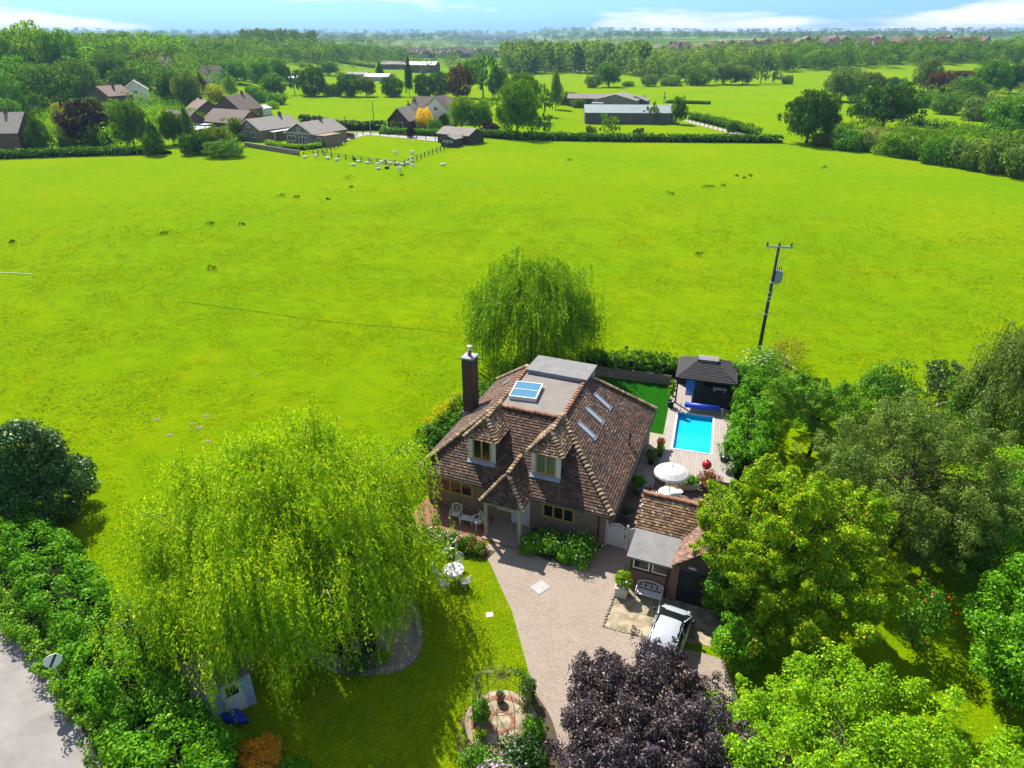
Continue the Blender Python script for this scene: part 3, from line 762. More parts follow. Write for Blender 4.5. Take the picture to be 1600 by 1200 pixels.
        m2 = MB(); slope(m2, (L1, R1, pk), .15, .19)
        slope(m2, (R1, (e, yb(ze) + .1, ze - .03), (0, yR, zr), pk), .15, .19)
        slope(m2, ((-e, yb(ze) + .1, ze - .03), L1, pk, (0, yR, zr)), .15, .19)
        m2.build('dormer_roof', 'mossy_tiles', Dm)
        m3 = MB(); up = np.array((0, 0, .03))
        
        for q_ in (L1, R1): m4 = MB(); hipcaps(m4, np.array(q_) + up, np.array(pk) + up, .2, .14, .085, .0); m4.build('hip_tiles', 'hip_tiles', Dm)
        hipcaps(m3, np.array(pk) + up, np.array((0, yR - .1, zr)) + up, .32, .13, .12); m3.build('ridge_tiles', 'hip_tiles', Dm)
    dormer(-8.8, -7.1, 'window_glass'); dormer(-4.95, -3.22, 'green_glass')
    # porch
    P = thing('porch', None, None); P.parent = H; P.location = (-5.72, 0, 0)
    e = 1.2; yf = -1.45; ze = 2.5; pk = (0, -.55, 4.0); k = 3.1 / 3.6; yR = (4.0 - 2.5) / k
    m2 = MB(); slope(m2, ((-e, yf, ze), (e, yf, ze), pk), .15, .19)
    slope(m2, ((e, yf, ze), (e, .02, ze), (0, yR, 4.0), pk), .15, .19); slope(m2, ((-e, .02, ze), (-e, yf, ze), pk, (0, yR, 4.0)), .15, .19)
    pr = m2.build('porch_roof', 'clay_tiles', P)
    m3 = MB(); up = np.array((0, 0, .03))
    for q in (-e, e): m4 = MB(); hipcaps(m4, np.array((q, yf, ze)) + up, np.array(pk) + up, .2, .14, .085, .0); m4.build('hip_tiles', 'hip_tiles', P)
    hipcaps(m3, np.array(pk) + up, np.array((0, yR - .1, 4.0)) + up, .32, .13, .12); m3.build('ridge_tiles', 'hip_tiles', P)
    for q in (-1.0, 1.0): MB().box(q - .09, -1.35, .03, q + .09, -1.17, 2.32).build('post', 'grey_oak', P)
    MB().box(-1.12, -1.38, 2.32, 1.12, -1.14, 2.49).box(-1.12, -1.14, 2.322, -.95, .4, 2.488).box(.95, -1.14, 2.322, 1.12, .4, 2.488).build('beam', 'grey_oak', P)
    MB().box(-1.15, -1.6, .02, 1.15, .395, .1).build('step', 'block_paving', P)
    # doors and windows of the front
    fd = MB().box(-5.75, .33, .1, -4.85, .42, 2.1).box(-5.85, .3, .1, -5.75, .43, 2.2).box(-4.85, .3, .1, -4.75, .43, 2.2).box(-5.75, .31, 2.1, -4.85, .43, 2.2).build('front_door', 'white_paint', H)
    MB().box(-4.97, .29, 1.0, -4.93, .33, 1.12).build('handle', 'galvanised', fd)
    framed('window', H, -6.75, -5.9, .75, 2.1, .4, 1, 'white_paint', 'window_glass', .07)
    framed('window', H, -4.0, -2.15, 1.05, 1.98, .4, 3, 'pale_oak', 'window_glass', .09)
    framed('window', H, -10.5, -8.3, 1.05, 1.98, .4, 3, 'pale_oak', 'window_glass', .09)
    for y in (2.5, 6.0, 9.3): framed('window', H, y, y + 1.2, 1.0, 2.1, -.4, 2, 'pale_oak', 'window_glass', .07, .05, 1, 'y')
    # gutter and pipes
    m = MB(); m.tube([(-11.7, -.1, 2.42), (-7.0, -.1, 2.4)], .055, 8).tube([(-4.45, -.1, 2.4), (.02, -.1, 2.42)], .055, 8).tube([(.1, .0, 2.42), (-.2, 12.3, 2.42)], .055, 8).tube([(-11.8, 0, 2.42), (-12, 12.3, 2.42)], .055, 8)
    m.build('gutter', 'black_enamel', H)
    MB().tube([(-.75, -.08, 2.38), (-.75, .3, 2.15), (-.75, .33, .1)], .04, 8).build('downpipe', 'black_enamel', H)
    m = MB().tube([(-.67, 6.4, 3.0), (-.67, 6.4, 3.75)], .045, 8).tube([(-.67, 6.4, 3.06), (-.25, 6.2, 2.78), (-.05, 6.15, 2.55)], .035, 6); m.lathe([(.06, 0), (.075, .04), (.075, .12), (.02, .16)], (-.67, 6.4, 3.73), 8); m.build('vent_pipe', 'black_enamel', H)
    # chimney
    ch = MB().box(-11.85, 6.45, 0, -11.1, 7.3, 6.75).box(-11.88, 6.42, 6.2, -11.07, 7.33, 6.28).build('chimney', 'dark_brick', H)
    MB().box(-11.9, 6.4, 6.75, -11.05, 7.35, 6.86).build('cap', 'lead_sheet', ch)
    MB().box(-11.9, 6.4, 2.62, -11.05, 7.36, 2.95).build('lead_apron', 'lead_sheet', ch)
    MB().lathe([(.13, 0), (.12, .32), (.14, .36), (.1, .37)], (-11.48, 6.9, 6.86), 12).build('chimney_pot', 'terracotta', ch)
    MB().lathe([(.07, 0), (.07, .2), (.16, .21), (.16, .3), (.03, .36)], (-11.48, 6.9, 7.23), 12).build('cowl', 'white_paint', ch)
house()
# ------------------------------------------------------------------ garage with lean-to
def garage():
    G = thing('garage', 'old brick garage with tiled roof, felt lean-to and dark timber door', 'garage', (OX, OY, 0), TH)
    MB().box(1.6, -.3, 0, 6.9, 2.6, 2.4).box(1.6, -2.15, 0, 3.6, -.3, 1.25).box(3.6, -2.2, 0, 3.98, -.3, 2.3).box(6.3, -2.2, 0, 6.9, -.3, 2.3).build('wall', 'red_brick', G)
    for xa_ in (1.6, 2.55, 3.48): MB().box(xa_, -2.15, 1.25, xa_ + .12, -2.0, 2.2).build('post', 'dark_timber', G)
    MB().box(1.6, -2.0, 1.25, 1.7, -.3, 2.2).build('side_panel', 'dark_timber', G)
    for a, b in ((1.72, 2.55), (2.67, 3.48)): framed('window', G, a, b, 1.4, 2.05, -2.1, 1, 'cream_render', 'window_glass', .06)
    mb = MB(); mb.slabpoly([(1.42, -2.45, 2.28), (3.72, -2.45, 2.28), (3.72, -.3, 2.56), (1.42, -.3, 2.56)], .1); mb.build('lean_to_roof', 'grey_felt', G)
    mb = MB(); ye, ze, yr, zr = -.42, 2.55, 1.1, 3.68
    slope(mb, ((1.35, ye, ze), (7.1, ye, ze), (7.1, yr, zr), (1.35, yr, zr)), .15, .19)
    slope(mb, ((7.1, 2.8, 2.45), (1.35, 2.8, 2.45), (1.35, yr, zr), (7.1, yr, zr)), .2, .24)
    mb.quad((1.6, -.3, 2.4), (1.6, 2.6, 2.4), (1.6, yr, 3.6))
    rf = mb.build('roof', 'mossy_tiles', G)
    mb = MB(); hipcaps(mb, (1.35, yr, zr), (7.1, yr, zr), .4, .14, .14); mb.build('ridge_tiles', 'ridge_clay', rf)
    mb = MB(); xr, zr2 = 5.2, 3.72
    slope(mb, ((3.62, .9, 2.35), (3.62, -2.35, 2.35), (xr, -2.35, zr2), (xr, .9, zr2)), .18, .22)
    slope(mb, ((6.9, -2.35, 2.35), (6.9, .9, 2.35), (xr, .9, zr2), (xr, -2.35, zr2)), .18, .22)
    mb.build('gable_roof', 'pink_tiles', G)
    MB().quad((3.7, -2.18, 2.3), (6.8, -2.18, 2.3), (5.25, -2.18, 3.62)).quad((3.98, -2.18, 2.1), (6.3, -2.18, 2.1), (6.3, -2.18, 2.3), (3.98, -2.18, 2.3)).build('gable', 'dark_timber', G)
    mb = MB()
    for k in range(11): mb.box(4.0 + k * .208, -2.12, .02, 4.0 + k * .208 + .198, -2.06, 2.1)
    gd = mb.build('garage_door', 'black_timber', G)
    MB().box(5.1, -2.16, 1.0, 5.2, -2.12, 1.1).build('handle', 'galvanised', gd)
    MB().tube([(3.45, -2.22, 2.2), (3.45, -2.22, .1)], .035, 8).build('downpipe', 'black_enamel', G)
    MB().box(4.4, -2.3, 2.35, 4.75, -2.19, 2.47).build('lamp', 'galvanised', G)
garage()
# gate
g = thing('garden_gate', 'white painted boarded gate with curved pierced top beside the house', 'gate', (OX, OY, 0), TH)
mb = MB(); n = 11
for k in range(n):
    x = -.28 + k * .095; t = abs(k - 5) / 5; z1 = 1.42 + .22 * (1 - t * t)
    mb.box(x, .58, .08, x + .088, .61, z1 - .18)
    if k % 2 == 0: mb.box(x, .58, z1 - .18, x + .088, .61, z1 - .06)
for k in range(n):
    x = -.28 + k * .095; t = abs(k - 5) / 5; z1 = 1.42 + .22 * (1 - t * t); mb.box(x - .004, .57, z1 - .06, x + .092, .62, z1)
mb.box(-.28, .612, .25, .76, .64, .37).box(-.28, .612, 1.05, .76, .64, 1.17)
mb.build('gate_leaf', 'white_paint', g)
mb = MB()
for k in range(5):
    x = .9 + k * .11; mb.box(x, .58, .05, x + .102, .61, 1.5 + .06 * (2 - abs(k - 2)))
mb.build('side_panel', 'white_paint', g)
for x in (-.36, .82): MB().box(x - .06, .53, 0, x + .06, .65, 1.62).lathe([(.02, 0), (.07, .05), (.0, .13)], (x, .59, 1.62), 8).build('post', 'white_paint', g)
MB().box(.66, .54, .85, .72, .58, 1.0).build('latch', 'black_enamel', g)
# ------------------------------------------------------------------ pool deck
DA = TH + R(6); pcx, pcy = HW(2.25, 14.1)
def DW(u, v): return (pcx + u * cos(DA) - v * sin(DA), pcy + u * sin(DA) + v * cos(DA))
dk = bpy.data.objects.new
mb = MB(); u0, u1, v0, v1 = -1.3, 1.3, -2.6, 2.6
for a in ((-2.0, -5.6, 2.75, v0), (-2.0, v1, 2.75, 8.0), (-2.0, v0, u0, v1), (u1, v0, 2.75, v1)): mb.box(a[0], a[1], 0, a[2], a[3], .3)
o = mb.build('pool_deck', 'deck_boards'); o.location = (pcx, pcy, 0); o.rotation_euler = (0, 0, DA); struct(o)
p = thing('swimming_pool', 'small rectangular turquoise swimming pool let into the timber deck', 'pool', (pcx, pcy, 0), DA)
mb = MB(); w = .005
for a in ((u0 + w, v0 + w, u0 + .06, v1 - w), (u1 - .06, v0 + w, u1 - w, v1 - w), (u0 + .06, v0 + w, u1 - .06, v0 + .06), (u0 + .06, v1 - .06, u1 - .06, v1 - w)): mb.box(a[0], a[1], .02, a[2], a[3], .3)
mb.box(u0 + .06, v0 + .06, .02, u1 - .06, v1 - .06, .04); mb.build('basin', 'pool_liner', p)
mb = MB()
for a in ((u0 - .06, v0 - .06, u0 + .07, v1 + .06), (u1 - .07, v0 - .06, u1 + .06, v1 + .06), (u0 + .07, v0 - .06, u1 - .07, v0 + .07), (u0 + .07, v1 - .07, u1 - .07, v1 + .06)): mb.box(a[0], a[1], .302, a[2], a[3], .33)
mb.build('coping', 'white_paint', p, bevel=.008)
MB().quad((u0 + .06, v0 + .06, .22), (u1 - .06, v0 + .06, .22), (u1 - .06, v1 - .06, .22), (u0 + .06, v1 - .06, .22)).build('water', 'pool_water', p)
MB().lathe([(.05, 0), (.05, .02)], (u0 + .09, -1.2, .24), 8).build('skimmer', 'white_paint', p)
r = thing('pool_cover_reel', 'blue pool cover rolled on a white reel at the far end of the pool', 'cover reel', (*DW(.35, 2.95), .3), DA + R(2))
MB().tube([(-1.2, 0, .55), (1.3, 0, .55)], [.21, .21], 14).build('cover', 'blue_cover', r, True)
MB().tube([(-1.5, 0, .55), (1.55, 0, .55)], .035, 8).build('axle', 'white_paint', r)
for x in (-1.48, 1.52):
    MB().tube([(x, -.25, .02), (x, 0, .58), (x, .25, .02)], .025, 6).tube([(x, -.3, .02), (x, .3, .02)], .025, 6).build('stand', 'white_paint', r)
# gazebo
gz = thing('gazebo', 'dark poolside gazebo with shingled hip roof and grey vented top', 'gazebo', (*DW(.42, 5.75), .3), DA)
ex, ey, ez = 2.15, 1.85, 2.2
mb = MB(); t = (.85, .45, 3.0)
E4 = [(-ex, -ey, ez), (ex, -ey, ez), (ex, ey, ez), (-ex, ey, ez)]; T4 = [(-t[0], -t[1], t[2]), (t[0], -t[1], t[2]), (t[0], t[1], t[2]), (-t[0], t[1], t[2])]
for i in range(4): slope(mb, (E4[i], E4[(i + 1) % 4], T4[(i + 1) % 4], T4[i]), .16, .25)
mb.slabpoly([(a * .99, b * .99, ez - .01) for a, b, _ in E4], .1); mb.build('roof', 'charcoal_shingle', gz)
mb = MB(); mb.slabpoly([(-.75, -.42, 3.22), (.75, -.42, 3.22), (.75, .0, 3.3), (-.75, .0, 3.3)], .05).slabpoly([(-.75, 0, 3.3), (.75, 0, 3.3), (.75, .42, 3.22), (-.75, .42, 3.22)], .05).box(-.65, -.34, 2.95, .65, .34, 3.17); mb.build('vent_cap', 'grey_felt', gz)
for x in (-2, 2):
    for y in (-1.7, 1.7): MB().box(x - .06, y - .06, 0, x + .06, y + .06, ez - .1).build('post', 'black_timber', gz)
mb = MB()
for k in range(13): mb.box(-.1 + k * .158, -1.74, .02, -.1 + k * .158 + .15, -1.7, 1.3)
mb.box(-.12, -1.7, 1.22, 1.95, -1.66, 1.3).box(-.12, -1.7, .1, 1.95, -1.66, .18)
mb.build('side_panel', 'black_timber', gz)
for q_ in ((-1.94, 1.68, 0, 1.94, 1.73, 2.1), (1.96, -1.64, 0, 2.0, 1.64, 2.1), (-.75, -1.6, .02, -.1, -1.55, 2.05)): MB().box(*q_).build('back_panel', 'black_timber', gz)
mb = MB()
for k in range(9):
    x = -1.35 + k * .085; mb.box(x, -1.45 + .05 * (k % 2), .6, x + .08, -1.41 + .05 * (k % 2), 2.0)
o = mb.build('towel', 'blue_cloth'); o.location = gz.location; o.rotation_euler = gz.rotation_euler; tag(o, 'bright blue towel hanging under the gazebo roof', 'towel')
o = MB().box(.6, -1.1, 1.2, 1.6, -.75, 1.28).box(.7, -1.05, .02, .78, -.8, 1.2).box(1.42, -1.05, .02, 1.5, -.8, 1.2).build('shelf', 'cream_render'); o.location = gz.location; o.rotation_euler = gz.rotation_euler; tag(o, 'pale narrow shelf behind the black gazebo panel', 'shelf')
# retaining wall of sleepers behind the artificial lawn
a, b = HW(-7.6, 20.75), HW(-.7, 21.4); ang = atan2(b[1] - a[1], b[0] - a[0])
o = MB().box(-3.45, -.1, 0, 3.45, .1, .8).build('retaining_wall', 'sleeper_wall'); o.location = ((a[0] + b[0]) / 2, (a[1] + b[1]) / 2, 0); o.rotation_euler = (0, 0, ang)
tag(o, 'low wall of pale timber sleepers below the clipped hedge', 'wall')
# ------------------------------------------------------------------ furniture and small things round the house
def hw3(x, y, z=0): a = HW(x, y); return (a[0], a[1], z)
def bench_like(name, label, cat, loc, rz, w, slats, group=None, hback=.95, mat='white_paint'):
    b = thing(name, label, cat, loc, rz, group); d = .5
    mb = MB()
    for k in range(slats): mb.box(-w / 2 + .03, -d + .02 + k * (d - .06) / slats, .4, w / 2 - .03, -d + .02 + (k + .8) * (d - .06) / slats, .43)
    mb.build('seat', mat, b)
    mb = MB(); arch = [(-w / 2 + w * q / 10, .02, hback - .14 + .14 * sin(pi * q / 10)) for q in range(11)]
    mb.tube(arch, .028, 6).tube([(-w / 2, 0, .5), (w / 2, 0, .5)], .022, 6)
    nleaf = int(9 * w / 1.2) if w > .8 else 4
    for k in range(nleaf):
        x = -w / 2 + (k + .5) * w / nleaf; s = 1 if k % 2 else -1
        mb.tube([(x - .05, .01, .52), (x + .04 * s, .01, .62), (x - .03 * s, .01, .72), (x + .03, .01, hback - .1)], .014, 5)
        for zz in (.6, .72): mb.lathe([(0, -.012), (.045, -.008), (.045, .008), (0, .012)], (x + .03 * s, .01, zz), 7)
    mb.build('backrest', mat, b)
    for x in (-w / 2, w / 2):
        MB().tube([(x, .05, 0), (x, .0, .42), (x, .02, hback - .13)], .03, 6).build('leg', mat, b)
        MB().tube([(x, -d, 0), (x, -d, .42), (x, -d, .62)], .028, 6).build('leg', mat, b)
        MB().tube([(x, -d - .03, .63), (x, -d / 2, .66), (x, .0, .64)], .03, 6).build('armrest', mat, b)
    return b
bench_like('garden_bench', 'white garden bench with pierced arched back under the lean-to windows', 'bench', hw3(2.72, -2.35, .024), TH, 1.25, 5)
a1 = bench_like('garden_chair', 'white armchair with pierced back left of the low side table by the wall', 'chair', hw3(-9.0, -.35, .02), TH + R(8), .58, 5, 'armchairs on the brick terrace')
bench_like('garden_chair', 'white armchair turned sideways between the side table and porch post', 'chair', hw3(-7.35, -.55, .02), TH - R(38), .58, 5, 'armchairs on the brick terrace')
st = thing('side_table', 'low white slatted side table between the two terrace armchairs', 'table', hw3(-8.15, -.75, .02), TH + R(3))
mb = MB()
for k in range(5): mb.box(-.4, -.22 + k * .09, .44, .4, -.22 + k * .09 + .075, .47)
mb.build('tabletop', 'white_paint', st)
for x in (-.36, .36):
    for y in (-.18, .18): MB().box(x - .02, y - .02, 0, x + .02, y + .02, .44).build('leg', 'white_paint', st)
# ornate round table with four chairs on the lawn
tx, ty = at(709, 890, .72)
T = thing('round_table', 'white ornate round metal table on the front lawn', 'table', (tx, ty, .006))
mb = MB().lathe([(.03, .7), (.5, .7), (.53, .705), (.53, .73), (.5, .735), (.46, .722), (.4, .722), (.36, .732), (.22, .732), (.2, .722), (.1, .722), (.06, .735), (.0, .735)], n=32)
mb.build('tabletop', 'white_paint', T, True)
for k in range(4):
    a = k * pi / 2 + .4; c_, s_ = cos(a), sin(a)
    MB().tube([(c_ * .36, s_ * .36, 0), (c_ * .22, s_ * .22, .2), (c_ * .12, s_ * .12, .4), (c_ * .3, s_ * .3, .7)], .02, 6).build('leg', 'white_paint', T)
MB().tube([(.17 * cos(q * pi / 8), .17 * sin(q * pi / 8), .3) for q in range(16)], .012, 5, True).build('brace', 'white_paint', T)
def ironchair(label, loc, rz):
    c = thing('iron_chair', label, 'chair', loc, rz, 'white metal chairs round the lawn table')
    mb = MB().tube([(.23 * cos(q * pi / 8), .23 * sin(q * pi / 8), .43) for q in range(16)], .02, 5, True)
    for q in range(-3, 4): h_ = sqrt(.23 ** 2 - (q * .065) ** 2); mb.tube([(q * .065, -h_, .43), (q * .065, h_, .43)], .014, 4)
    for q in range(-2, 3): h_ = sqrt(.23 ** 2 - (q * .085) ** 2); mb.tube([(-h_, q * .085, .432), (h_, q * .085, .432)], .012, 4)
    mb.build('seat', 'white_paint', c)
    mb = MB().tube([(-.2, .2, .43), (-.24, .27, .65), (-.17, .31, .86), (0, .33, .95), (.17, .31, .86), (.24, .27, .65), (.2, .2, .43)], .02, 6)
    for q in (-1, 0, 1):
        mb.tube([(q * .05, .22, .45), (q * .14, .27, .6), (q * .02, .29, .72), (q * .1, .31, .86)], .013, 5)
        mb.tube([(q * .11 + .045 * cos(w_), .285, .66 + .06 * sin(w_)) for w_ in np.linspace(0, 2 * pi, 9)[:-1]], .011, 4, True)
    mb.build('backrest', 'white_paint', c)
    for k in range(4):
        a = pi / 4 + k * pi / 2
        MB().tube([(.2 * cos(a), .2 * sin(a), .43), (.17 * cos(a), .17 * sin(a), .2), (.25 * cos(a), .25 * sin(a), 0)], .017, 5).build('leg', 'white_paint', c)
for lab, a in (('white iron lawn chair behind the round table, nearest the rose bed', 78), ('white iron lawn chair on the willow side of the round table', 170), ('white iron lawn chair in front of the round table, nearer the willow', 235), ('white iron lawn chair in front of the round table, nearer the driveway', 320)):
    ironchair(lab, (tx + .78 * cos(R(a)), ty + .78 * sin(R(a)), .006), R(a - 90))
# covers in drive and lawn
cx, cy = at(844, 918)
o = MB().box(-.42, -.36, .012, .42, .36, .03).build('drain_cover', 'lead_sheet', bevel=.01); o.location = (cx, cy, 0); o.rotation_euler = (0, 0, R(40)); tag(o, 'pale diamond-set drain cover in the paved driveway', 'drain cover')
MB().box(-.37, -.31, .03, .37, .31, .036).build('lid', 'cover_grey', o)
cx, cy = at(765, 961)
o = MB().box(-.17, -.15, .0, .17, .15, .035).build('stone_slab', 'stone_trough', bevel=.01); o.location = (cx, cy, 0); o.rotation_euler = (0, 0, R(10)); tag(o, 'small white slab set in the lawn beside the driveway', 'slab')
# planter by pad
px_, py_ = HW(1.42, -2.75)
t = thing('planter_box', 'square pale planter with yellow-green shrub beside the white bench', 'planter', (px_, py_, .024), TH)
MB().box(-.3, -.3, 0, .3, .3, .55).box(-.34, -.34, .55, .34, .34, .6).build('box', 'stone_trough', t, bevel=.012)
V, C = crown((0, 0, .95), (.36, .36, .5), 20, .18, 1500, .1); quads('foliage', V, 'maple_leaf', t)
MB().tube([(0, 0, .6), (0, 0, 1.1)], .025, 5).build('stem', 'bark', t)
# parasol and table in yard
ux, uy = HW(2.1, 5.7)
u = thing('parasol', 'round white fringed parasol over the yard table', 'parasol', (ux, uy, .008))
mb = MB(); n = 16; prof = [(.02, 2.62), (.35, 2.56), (.68, 2.44), (.97, 2.25), (1.02, 2.17)]
mb.lathe(prof, n=n); mb.build('canopy', 'canvas', u)
mb = MB()
for k in range(48):
    a = 2 * pi * k / 48; mb.obox((1.015 * cos(a), 1.015 * sin(a)), a, .006, .045, 2.05 + .03 * (k % 2), 2.18)
mb.build('fringe', 'stone_trough', u)
MB().tube([(0, 0, .1), (0, 0, 2.6)], .025, 8).build('pole', 'pale_oak', u)
MB().tube([(0, 0, 2.6), (.0, 0, 2.72), (.07, .02, 2.8), (.05, .05, 2.9)], [.03, .02, .018, .01], 6).build('finial', 'dark_timber', u)
MB().lathe([(.25, 0), (.25, .06), (.05, .12)], n=14).build('base', 'stone', u)
for k in range(8):
    a = k * pi / 4; MB().tube([(.03 * cos(a), .03 * sin(a), 2.2), (.75 * cos(a), .75 * sin(a), 2.38)], .01, 4).build('rib', 'pale_oak', u)
t = thing('yard_table', 'round pale stone table under the white parasol', 'table', (ux, uy, .008))
MB().lathe([(.05, .68), (.62, .68), (.65, .7), (.65, .74), (.05, .745)], n=28).build('tabletop', 'canvas', t)
for k in range(3):
    a = k * 2.1 + .3; MB().tube([(.45 * cos(a), .45 * sin(a), 0), (.4 * cos(a), .4 * sin(a), .7)], .025, 6).build('leg', 'rusty_iron', t)
def wirechair(label, a):
    c = thing('wire_chair', label, 'chair', (ux + .95 * cos(a), uy + .95 * sin(a), .008), a - pi / 2, 'wire chairs round the parasol table')
    MB().lathe([(0, .44), (.22, .44), (.22, .47), (0, .47)], n=14).build('seat', 'canvas', c)
    mb = MB().tube([(-.24, .02, .44), (-.26, .1, .7), (-.14, .24, .82), (.14, .24, .82), (.26, .1, .7), (.24, .02, .44)], .018, 5)
    for q in (-.12, 0, .12): mb.tube([(q, .2, .46), (q, .24, .82)], .01, 4)
    mb.build('backrest', 'rusty_iron', c)
    for k in range(4): b = pi / 4 + k * pi / 2; MB().tube([(.18 * cos(b), .18 * sin(b), .44), (.22 * cos(b), .22 * sin(b), 0)], .014, 5).build('leg', 'rusty_iron', c)
wirechair('wire chair under the parasol on the house side of the table', R(150)); wirechair('wire chair under the parasol, next to the white trough', R(35))
# trough, pots, grills
x, y = HW(2.95, 7.55)
t = thing('trough_planter', 'white trough planter full of grassy leaves behind the parasol', 'planter', (x, y, .01), TH + R(18))
mb = MB(); m = 16
ring = lambda rx, ry, z: [(rx * cos(2 * pi * k / m), ry * np.sign(sin(2 * pi * k / m)) * abs(sin(2 * pi * k / m)) ** .7, z) for k in range(m)]
for rr_ in (ring(.55, .24, .05), ring(.72, .33, .5), ring(.78, .37, .52), ring(.66, .28, .5), ring(.6, .25, .4)): mb.v += rr_
for i in range(4):
    for j in range(m): mb.f.append((i * m + j, i * m + (j + 1) % m, (i + 1) * m + (j + 1) % m, (i + 1) * m + j)); mb.mi.append(0)
mb.f.append(tuple(4 * m + j for j in range(m))); mb.mi.append(0); mb.build('trough', 'stone_trough', t)
V, C = crown((-.1, 0, .6), (.62, .3, .35), 26, .16, 1800, .16, zmin=-.2, aspect=.25); quads('foliage', V, 'laurel_leaf', t)
def pot(name, label, x, y, z, r, h, mat, plant=None, ph=.5, pr=.3, n=700, size=.08, group=None, aspect=.6):
    t = thing(name, label, 'pot', (x, y, z), 0, group)
    MB().lathe([(r * .72, 0), (r * .95, h * .85), (r * 1.08, h * .86), (r * 1.08, h), (r * .88, h), (r * .85, h * .9), (0.01, h * .9)], n=16).build('pot', mat, t, True)
    if plant:
        V, C = crown((0, 0, h + ph * .45), (pr * .8, pr * .8, ph * .5), 16, pr * .45, n, size, aspect=aspect); V[:, :, 2] = np.maximum(V[:, :, 2], h * .9)
        quads('foliage', V, plant, t)
        MB().tube([(0, 0, h * .85), (0, 0, h + ph * .7)], .02, 5).build('stem', 'bark', t)
    return t
pot('plant_pot', 'dark pot with round clipped golden ball on the deck edge', *HW(.55, 11.0), .3, .2, .4, 'dark_pot', 'orange_leaf', .5, .28)
pot('plant_pot', 'dark pot with low golden plant nearer the flower bed', *HW(.66, 10.15), .3, .22, .36, 'dark_pot', 'maple_leaf', .45, .28)
pot('plant_pot', 'low pot of spiky grey leaves beside the paved path', *HW(.25, 9.5), .02, .24, .4, 'dark_pot', 'grey_leaf', .6, .32, 500, .22, aspect=.2)
pot('plant_pot', 'black pot with tall slim golden plant in front of the gazebo post', *HW(.05, 17.15), .3, .28, .5, 'black_enamel', 'maple_leaf', 1.9, .3, 1500, .1)
pot('plant_pot', 'blue-grey pot with leafy plant against the house corner', *HW(.2, 6.0), .02, .32, .5, 'lead_sheet', 'laurel_leaf', .7, .4, 900, .14)
pot('plant_pot', 'dark pot beneath the right eave with drooping plant', *HW(.2, 3.2), .02, .26, .42, 'lead_sheet', 'dark_leaf', .5, .35, 600, .12)
x, y = HW(3.75, 9.5)
t = thing('red_grill', 'red egg-shaped ceramic barbecue on the deck edge', 'barbecue', (x, y, .3)); t.scale = (.85,) * 3
MB().lathe([(.1, .22), (.24, .3), (.34, .5), (.34, .56)], n=20).build('bowl', 'red_enamel', t, True)
MB().lathe([(.345, .575), (.34, .7), (.25, .87), (.1, .94), (.01, .95)], n=20).build('lid', 'red_enamel', t, True)
MB().lathe([(.35, .555), (.36, .565), (.35, .58)], n=20).build('band', 'black_enamel', t)
MB().lathe([(.07, .93), (.07, 1.02), (.0, 1.04)], n=10).build('vent', 'black_enamel', t)
for k in range(3):
    a = k * 2.09; MB().tube([(.3 * cos(a), .3 * sin(a), 0), (.18 * cos(a), .18 * sin(a), .3)], .025, 5).build('leg', 'black_enamel', t)
x, y = HW(4.75, 10.2)
t = thing('kettle_grill', 'round black kettle barbecue on legs beside the red one', 'barbecue', (x, y, .3))
MB().lathe([(.05, .5), (.2, .55), (.31, .72), (.31, .76)], n=20).build('bowl', 'black_enamel', t, True)
MB().lathe([(.315, .765), (.29, .9), (.17, 1.0), (.01, 1.03)], n=20).build('lid', 'black_enamel', t, True)
MB().tube([(-.06, 0, 1.02), (-.05, 0, 1.08), (.05, 0, 1.08), (.06, 0, 1.02)], .012, 5).build('handle', 'galvanised', t)
for k in range(3):
    a = k * 2.09; MB().tube([(.3 * cos(a), .3 * sin(a), 0), (.14 * cos(a), .14 * sin(a), .54)], .015, 5).build('leg', 'galvanised', t)
# arbour
ax, ay = at(783, 1128)
o = MB().lathe([(1.5, 0), (1.5, .035), (.0, .035)], (0, 0, 0), 40).build('paved_circle', 'pad_concrete'); o.location = (ax, ay, 0); struct(o)
mb = MB()
for k in range(34):
    a = 2 * pi * k / 34; mb.obox((1.15 * cos(a), 1.15 * sin(a)), a, .1, .095, .03, .055)
    if k % 2 == 0: mb.obox((.5 * cos(a), .5 * sin(a)), a, .1, .075, .03, .05)
o = mb.build('paved_circle', 'terrace_brick'); o.location = (ax, ay, 0); struct(o)
A = thing('garden_arbour', 'rusty domed wirework arbour with scrolled ribs over the round paving', 'arbour', (ax, ay, .03))
RA, HA = 1.12, 1.85
for k in range(10):
    a = 2 * pi * k / 10 + .2
    if abs(((a - pi / 2 + pi) % (2 * pi)) - pi) < .5: continue
    x, y = RA * cos(a), RA * sin(a)
    MB().tube([(x, y, 0), (x * 1.01, y * 1.01, HA / 2), (x, y, HA)], .013, 5).build('post', 'rusty_iron', A)
for k in range(10):
    a = 2 * pi * k / 10 + .2
    MB().tube([(RA * cos(q) * cos(a), RA * cos(q) * sin(a), HA + .85 * sin(q)) for q in np.linspace(0, pi / 2 - .05, 8)], .014, 5).build('rib', 'rusty_iron', A)
for z in (.12, .55, HA):
    arc = np.linspace(pi / 2 + .55, 2.5 * pi - .55, 26) if z < 1 else np.linspace(0, 2 * pi, 27)[:-1]
    MB().tube([(RA * cos(q), RA * sin(q), z) for q in arc], .013, 5, z > 1).build('ring', 'rusty_iron', A)
mb = MB()
for k in range(16):
    a = 2 * pi * k / 16; 
    mb.tube([(.03, 0, HA + .86), (.16 * cos(a), .16 * sin(a), HA + 1.0), (.24 * cos(a), .24 * sin(a), HA + .9)], .009, 4)
mb.build('finial', 'rusty_iron', A)
